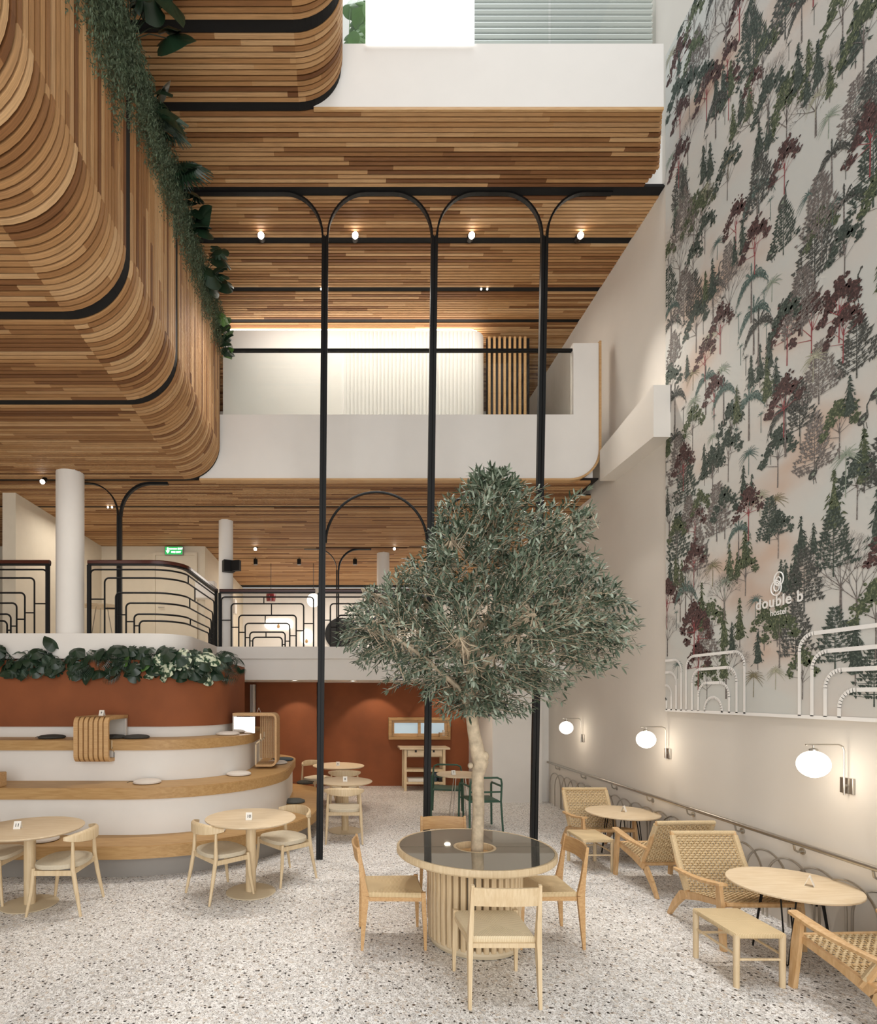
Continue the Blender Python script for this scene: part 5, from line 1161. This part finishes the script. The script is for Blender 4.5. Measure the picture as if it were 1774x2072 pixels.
# planting along the top of the terracotta drum
desc = ['dark broad-leaved plant at the left frame edge of the drum planting', 'dark leafy plant left of the tall upright leaf', 'plant with one tall upright leaf on the drum planting', 'dark leafy plant below the stout column', 'plant with long pointed leaves above the ribbed tray',
        'feathery dark fern-like plant in the middle of the drum planting', 'glossy green heart-leaved plant in the drum planting', 'silvery heart-leaved plant right of the glossy green one', 'white-variegated monstera, left one on the drum', 'white-variegated monstera, right one on the drum', 'pale green leafy plant near the railing corner', 'dark palm-like plant spilling over the right end of the drum']
us = [15, 62, 100, 150, 190, 235, 268, 310, 352, 398, 430, 462]
for k, u in enumerate(us):
    y0 = 7.42 if u < 380 else (7.50 if u < 410 else (7.65 if u < 440 else 7.95)); x0 = (u-UX)/F*y0
    if u >= 460: x0, y0 = -1.66, 8.15
    elif u >= 430: x0, y0 = -1.82, 7.78
    elif u >= 398: x0, y0 = -2.0, 7.58
    leaves = []
    for j in range(14):
        th = pr_.uniform(0, 2*pi); sx = pr_.uniform(-.19, .19); front = pr_.uniform(.02, .16); zz = pr_.uniform(-.26, .09)
        outd = Vector((0, -1, 0)) if u < 390 else Vector((.6, -.8, 0)); side = Vector((outd.y*-1, outd.x, 0))
        off = outd*front+side*sx*-1+Vector((0, 0, zz)); d = outd*pr_.uniform(.2, .8)+side*pr_.uniform(-.9, .9)+Vector((0, 0, pr_.uniform(-1.2, -.1))); nrm = outd*.9+Vector((pr_.uniform(-.5, .5), 0, pr_.uniform(.1, .8)))
        if k in (8, 9): kd = ('monstera', 'vari') if j < 6 else ('monstera', 'mons')
        elif k == 7: kd = ('heart', 'vari') if j < 5 else ('heart', 'mons')
        elif k == 6: kd = ('heart', 'mons') if j % 2 else ('heart', 'monsl') if j < 3 else ('monstera', 'mons')
        elif k == 5: kd = ('pinnate', 'mons')
        elif k == 11: kd = ('pinnate', 'mons') if j % 3 else ('fan', 'mons')
        elif k == 10: kd = ('pinnate', 'palmg') if j % 2 else ('heart', 'mons')
        elif k == 4: kd = ('pinnate', 'mons') if j % 2 else ('heart', 'mons')
        else: kd = [('monstera', 'mons'), ('heart', 'mons'), ('monstera', 'mons'), ('pinnate', 'palmg'), ('heart', 'mons')][j % 5]
        leaves.append((kd[0], kd[1], off, d, nrm, pr_.uniform(.75, 1.25)*(1.25 if k in (8, 9, 11) else 1)))
    if k == 2: leaves.append(('heart', 'mons', (.02, -.02, .16), (-.6, 0, .8), (.5, -.8, .5), 1.3))
    plant('broadleaf_plant', desc[k], 'plant', (x0, y0+.06, 2.52), leaves)
# long pointed stray leaves
# planting along the top of the left gallery
def hang_mass(label, ya, yb, n, drop, seed):
    r = random.Random(seed); b = MB()
    for i in range(n):
        y = r.uniform(ya, yb); x = X1+r.uniform(-.06, .07); z = TOP1+r.uniform(-.03, .28); L_ = drop*r.uniform(.35, 1); px, py, pz = x, y, z; k = int(L_/.022)
        ox = r.uniform(.0, .05)
        for j in range(k):
            f = j/k; cx_ = max(X1+.012, x+ox*sin(min(1, f*3)*1.57)+r.uniform(-.012, .012)); cy_ = y+r.uniform(-.014, .014)+.03*sin(f*6+i); cz_ = z+.06*sin(min(f*5, pi))-L_*f
            a = r.uniform(0, 6.28); l = r.uniform(.022, .042); w_ = .005
            d = Vector((cos(a)*.8, sin(a), r.uniform(-1, -.1))).normalized()*l; s_ = Vector((-sin(a), cos(a), 0))*w_
            c = Vector((cx_, cy_, cz_)); b.add([c-s_*.4, c+d*.5+s_, c+d, c+d*.5-s_], [(0, 1, 2, 3)])
    t = b.obj('trailing_fern', M['fern'], None, kind='stuff'); tag(t, label, 'plant', 'trailing greenery over the left gallery front'); return t
hang_mass('long trailing greenery at the near end of the left gallery edge', 3.4, 4.3, 420, .95, 1)
hang_mass('trailing greenery above the first black groove of the left gallery', 4.3, 5.2, 360, .62, 2)
hang_mass('trailing greenery right of the fan palm on the left gallery', 5.2, 6.2, 330, .6, 3)
hang_mass('trailing greenery in the far middle of the left gallery edge', 6.2, 7.1, 300, .55, 4)
hang_mass('trailing greenery at the far end of the left gallery edge', 7.1, 7.95, 260, .5, 5)
def gp(name, label, y, kinds, n, spread=.22, zb=.15, sc=1.0, seed=0, out=.2, zr=(-.1, .45)):
    r = random.Random(seed); L_ = []
    for j in range(n):
        kd = kinds[j % len(kinds)]; off = Vector((r.uniform(.02, out), r.uniform(-spread, spread), r.uniform(*zr))); off.x = max(off.x, .13) if off.z+zb < .08 else off.x; d = Vector((r.uniform(.3, 1), r.uniform(-1, .3), r.uniform(-1, .3))); nrm = Vector((r.uniform(.1, .6), -.8, r.uniform(.1, .8)))
        L_.append((kd[0], kd[1], off, d, nrm, sc*r.uniform(.75, 1.25)))
    plant(name, label, 'plant', (X1-.02, y, TOP1+zb), L_)
gp('monstera', 'dark monstera against the upper timber at the near end of the gallery', 4.55, [('monstera', 'mons'), ('heart', 'mons')], 14, .3, .2, 1.35, 21, .34, (-.1, .75))
gp('monstera', 'dark leafy plant beside the second black groove of the upper ceiling', 5.05, [('heart', 'mons'), ('monstera', 'mons'), ('heart', 'palmg') if ('heart', 'palmg') in LM else ('heart', 'mons')], 7, .2, .1, 1.1, 22, .2, (-.1, .35))
gp('fan_palm', 'silvery fan palm hanging over the left gallery edge', 5.28, [('fan', 'palmg')], 3, .1, .1, 2.1, 23, .12, (0, .15))
gp('fan_palm', 'dark fan palm beside the silvery one on the left gallery edge', 5.6, [('fan', 'mons')], 4, .1, .08, 2.2, 24, .2, (-.05, .1))
gp('monstera', 'dark round-leaved plant left of the first ceiling spotlight', 6.35, [('heart', 'mons'), ('monstera', 'mons')], 8, .25, .08, 1.35, 25, .22, (-.1, .35))
gp('monstera', 'dark split-leaved monstera halfway along the far gallery edge', 7.0, [('monstera', 'mons')], 9, .28, .08, 1.35, 26, .25, (-.15, .4))
gp('pothos', 'fresh green pothos at the far corner of the left gallery', 7.75, [('heart', 'monsl'), ('heart', 'mons')], 14, .22, -.05, .9, 27, .16, (-.3, .2))
b = MB(); b.box(X1-.4, X1-.145, 1.3, 7.88, 6.9, TOP1-.02); tag(b.obj('planter_trough', M['matte']), 'black planter trough along the top of the left gallery', 'planter')
gpx = []; r = random.Random(9)
for j in range(10): gpx.append((('monstera', 'monsl') if j % 2 else ('heart', 'monsl'))+(Vector((r.uniform(0, .25), r.uniform(-.05, .1), r.uniform(.15, 1.1))), Vector((r.uniform(-.5, .6), 0, r.uniform(-1, .2))), Vector((0, -1, -.5)), r.uniform(1.0, 1.6)))
plant('monstera', 'bright green monstera behind the top balustrade by the rounded timber corner', 'plant', (.09, YF2+.35, 8.78), gpx, 'monsl')
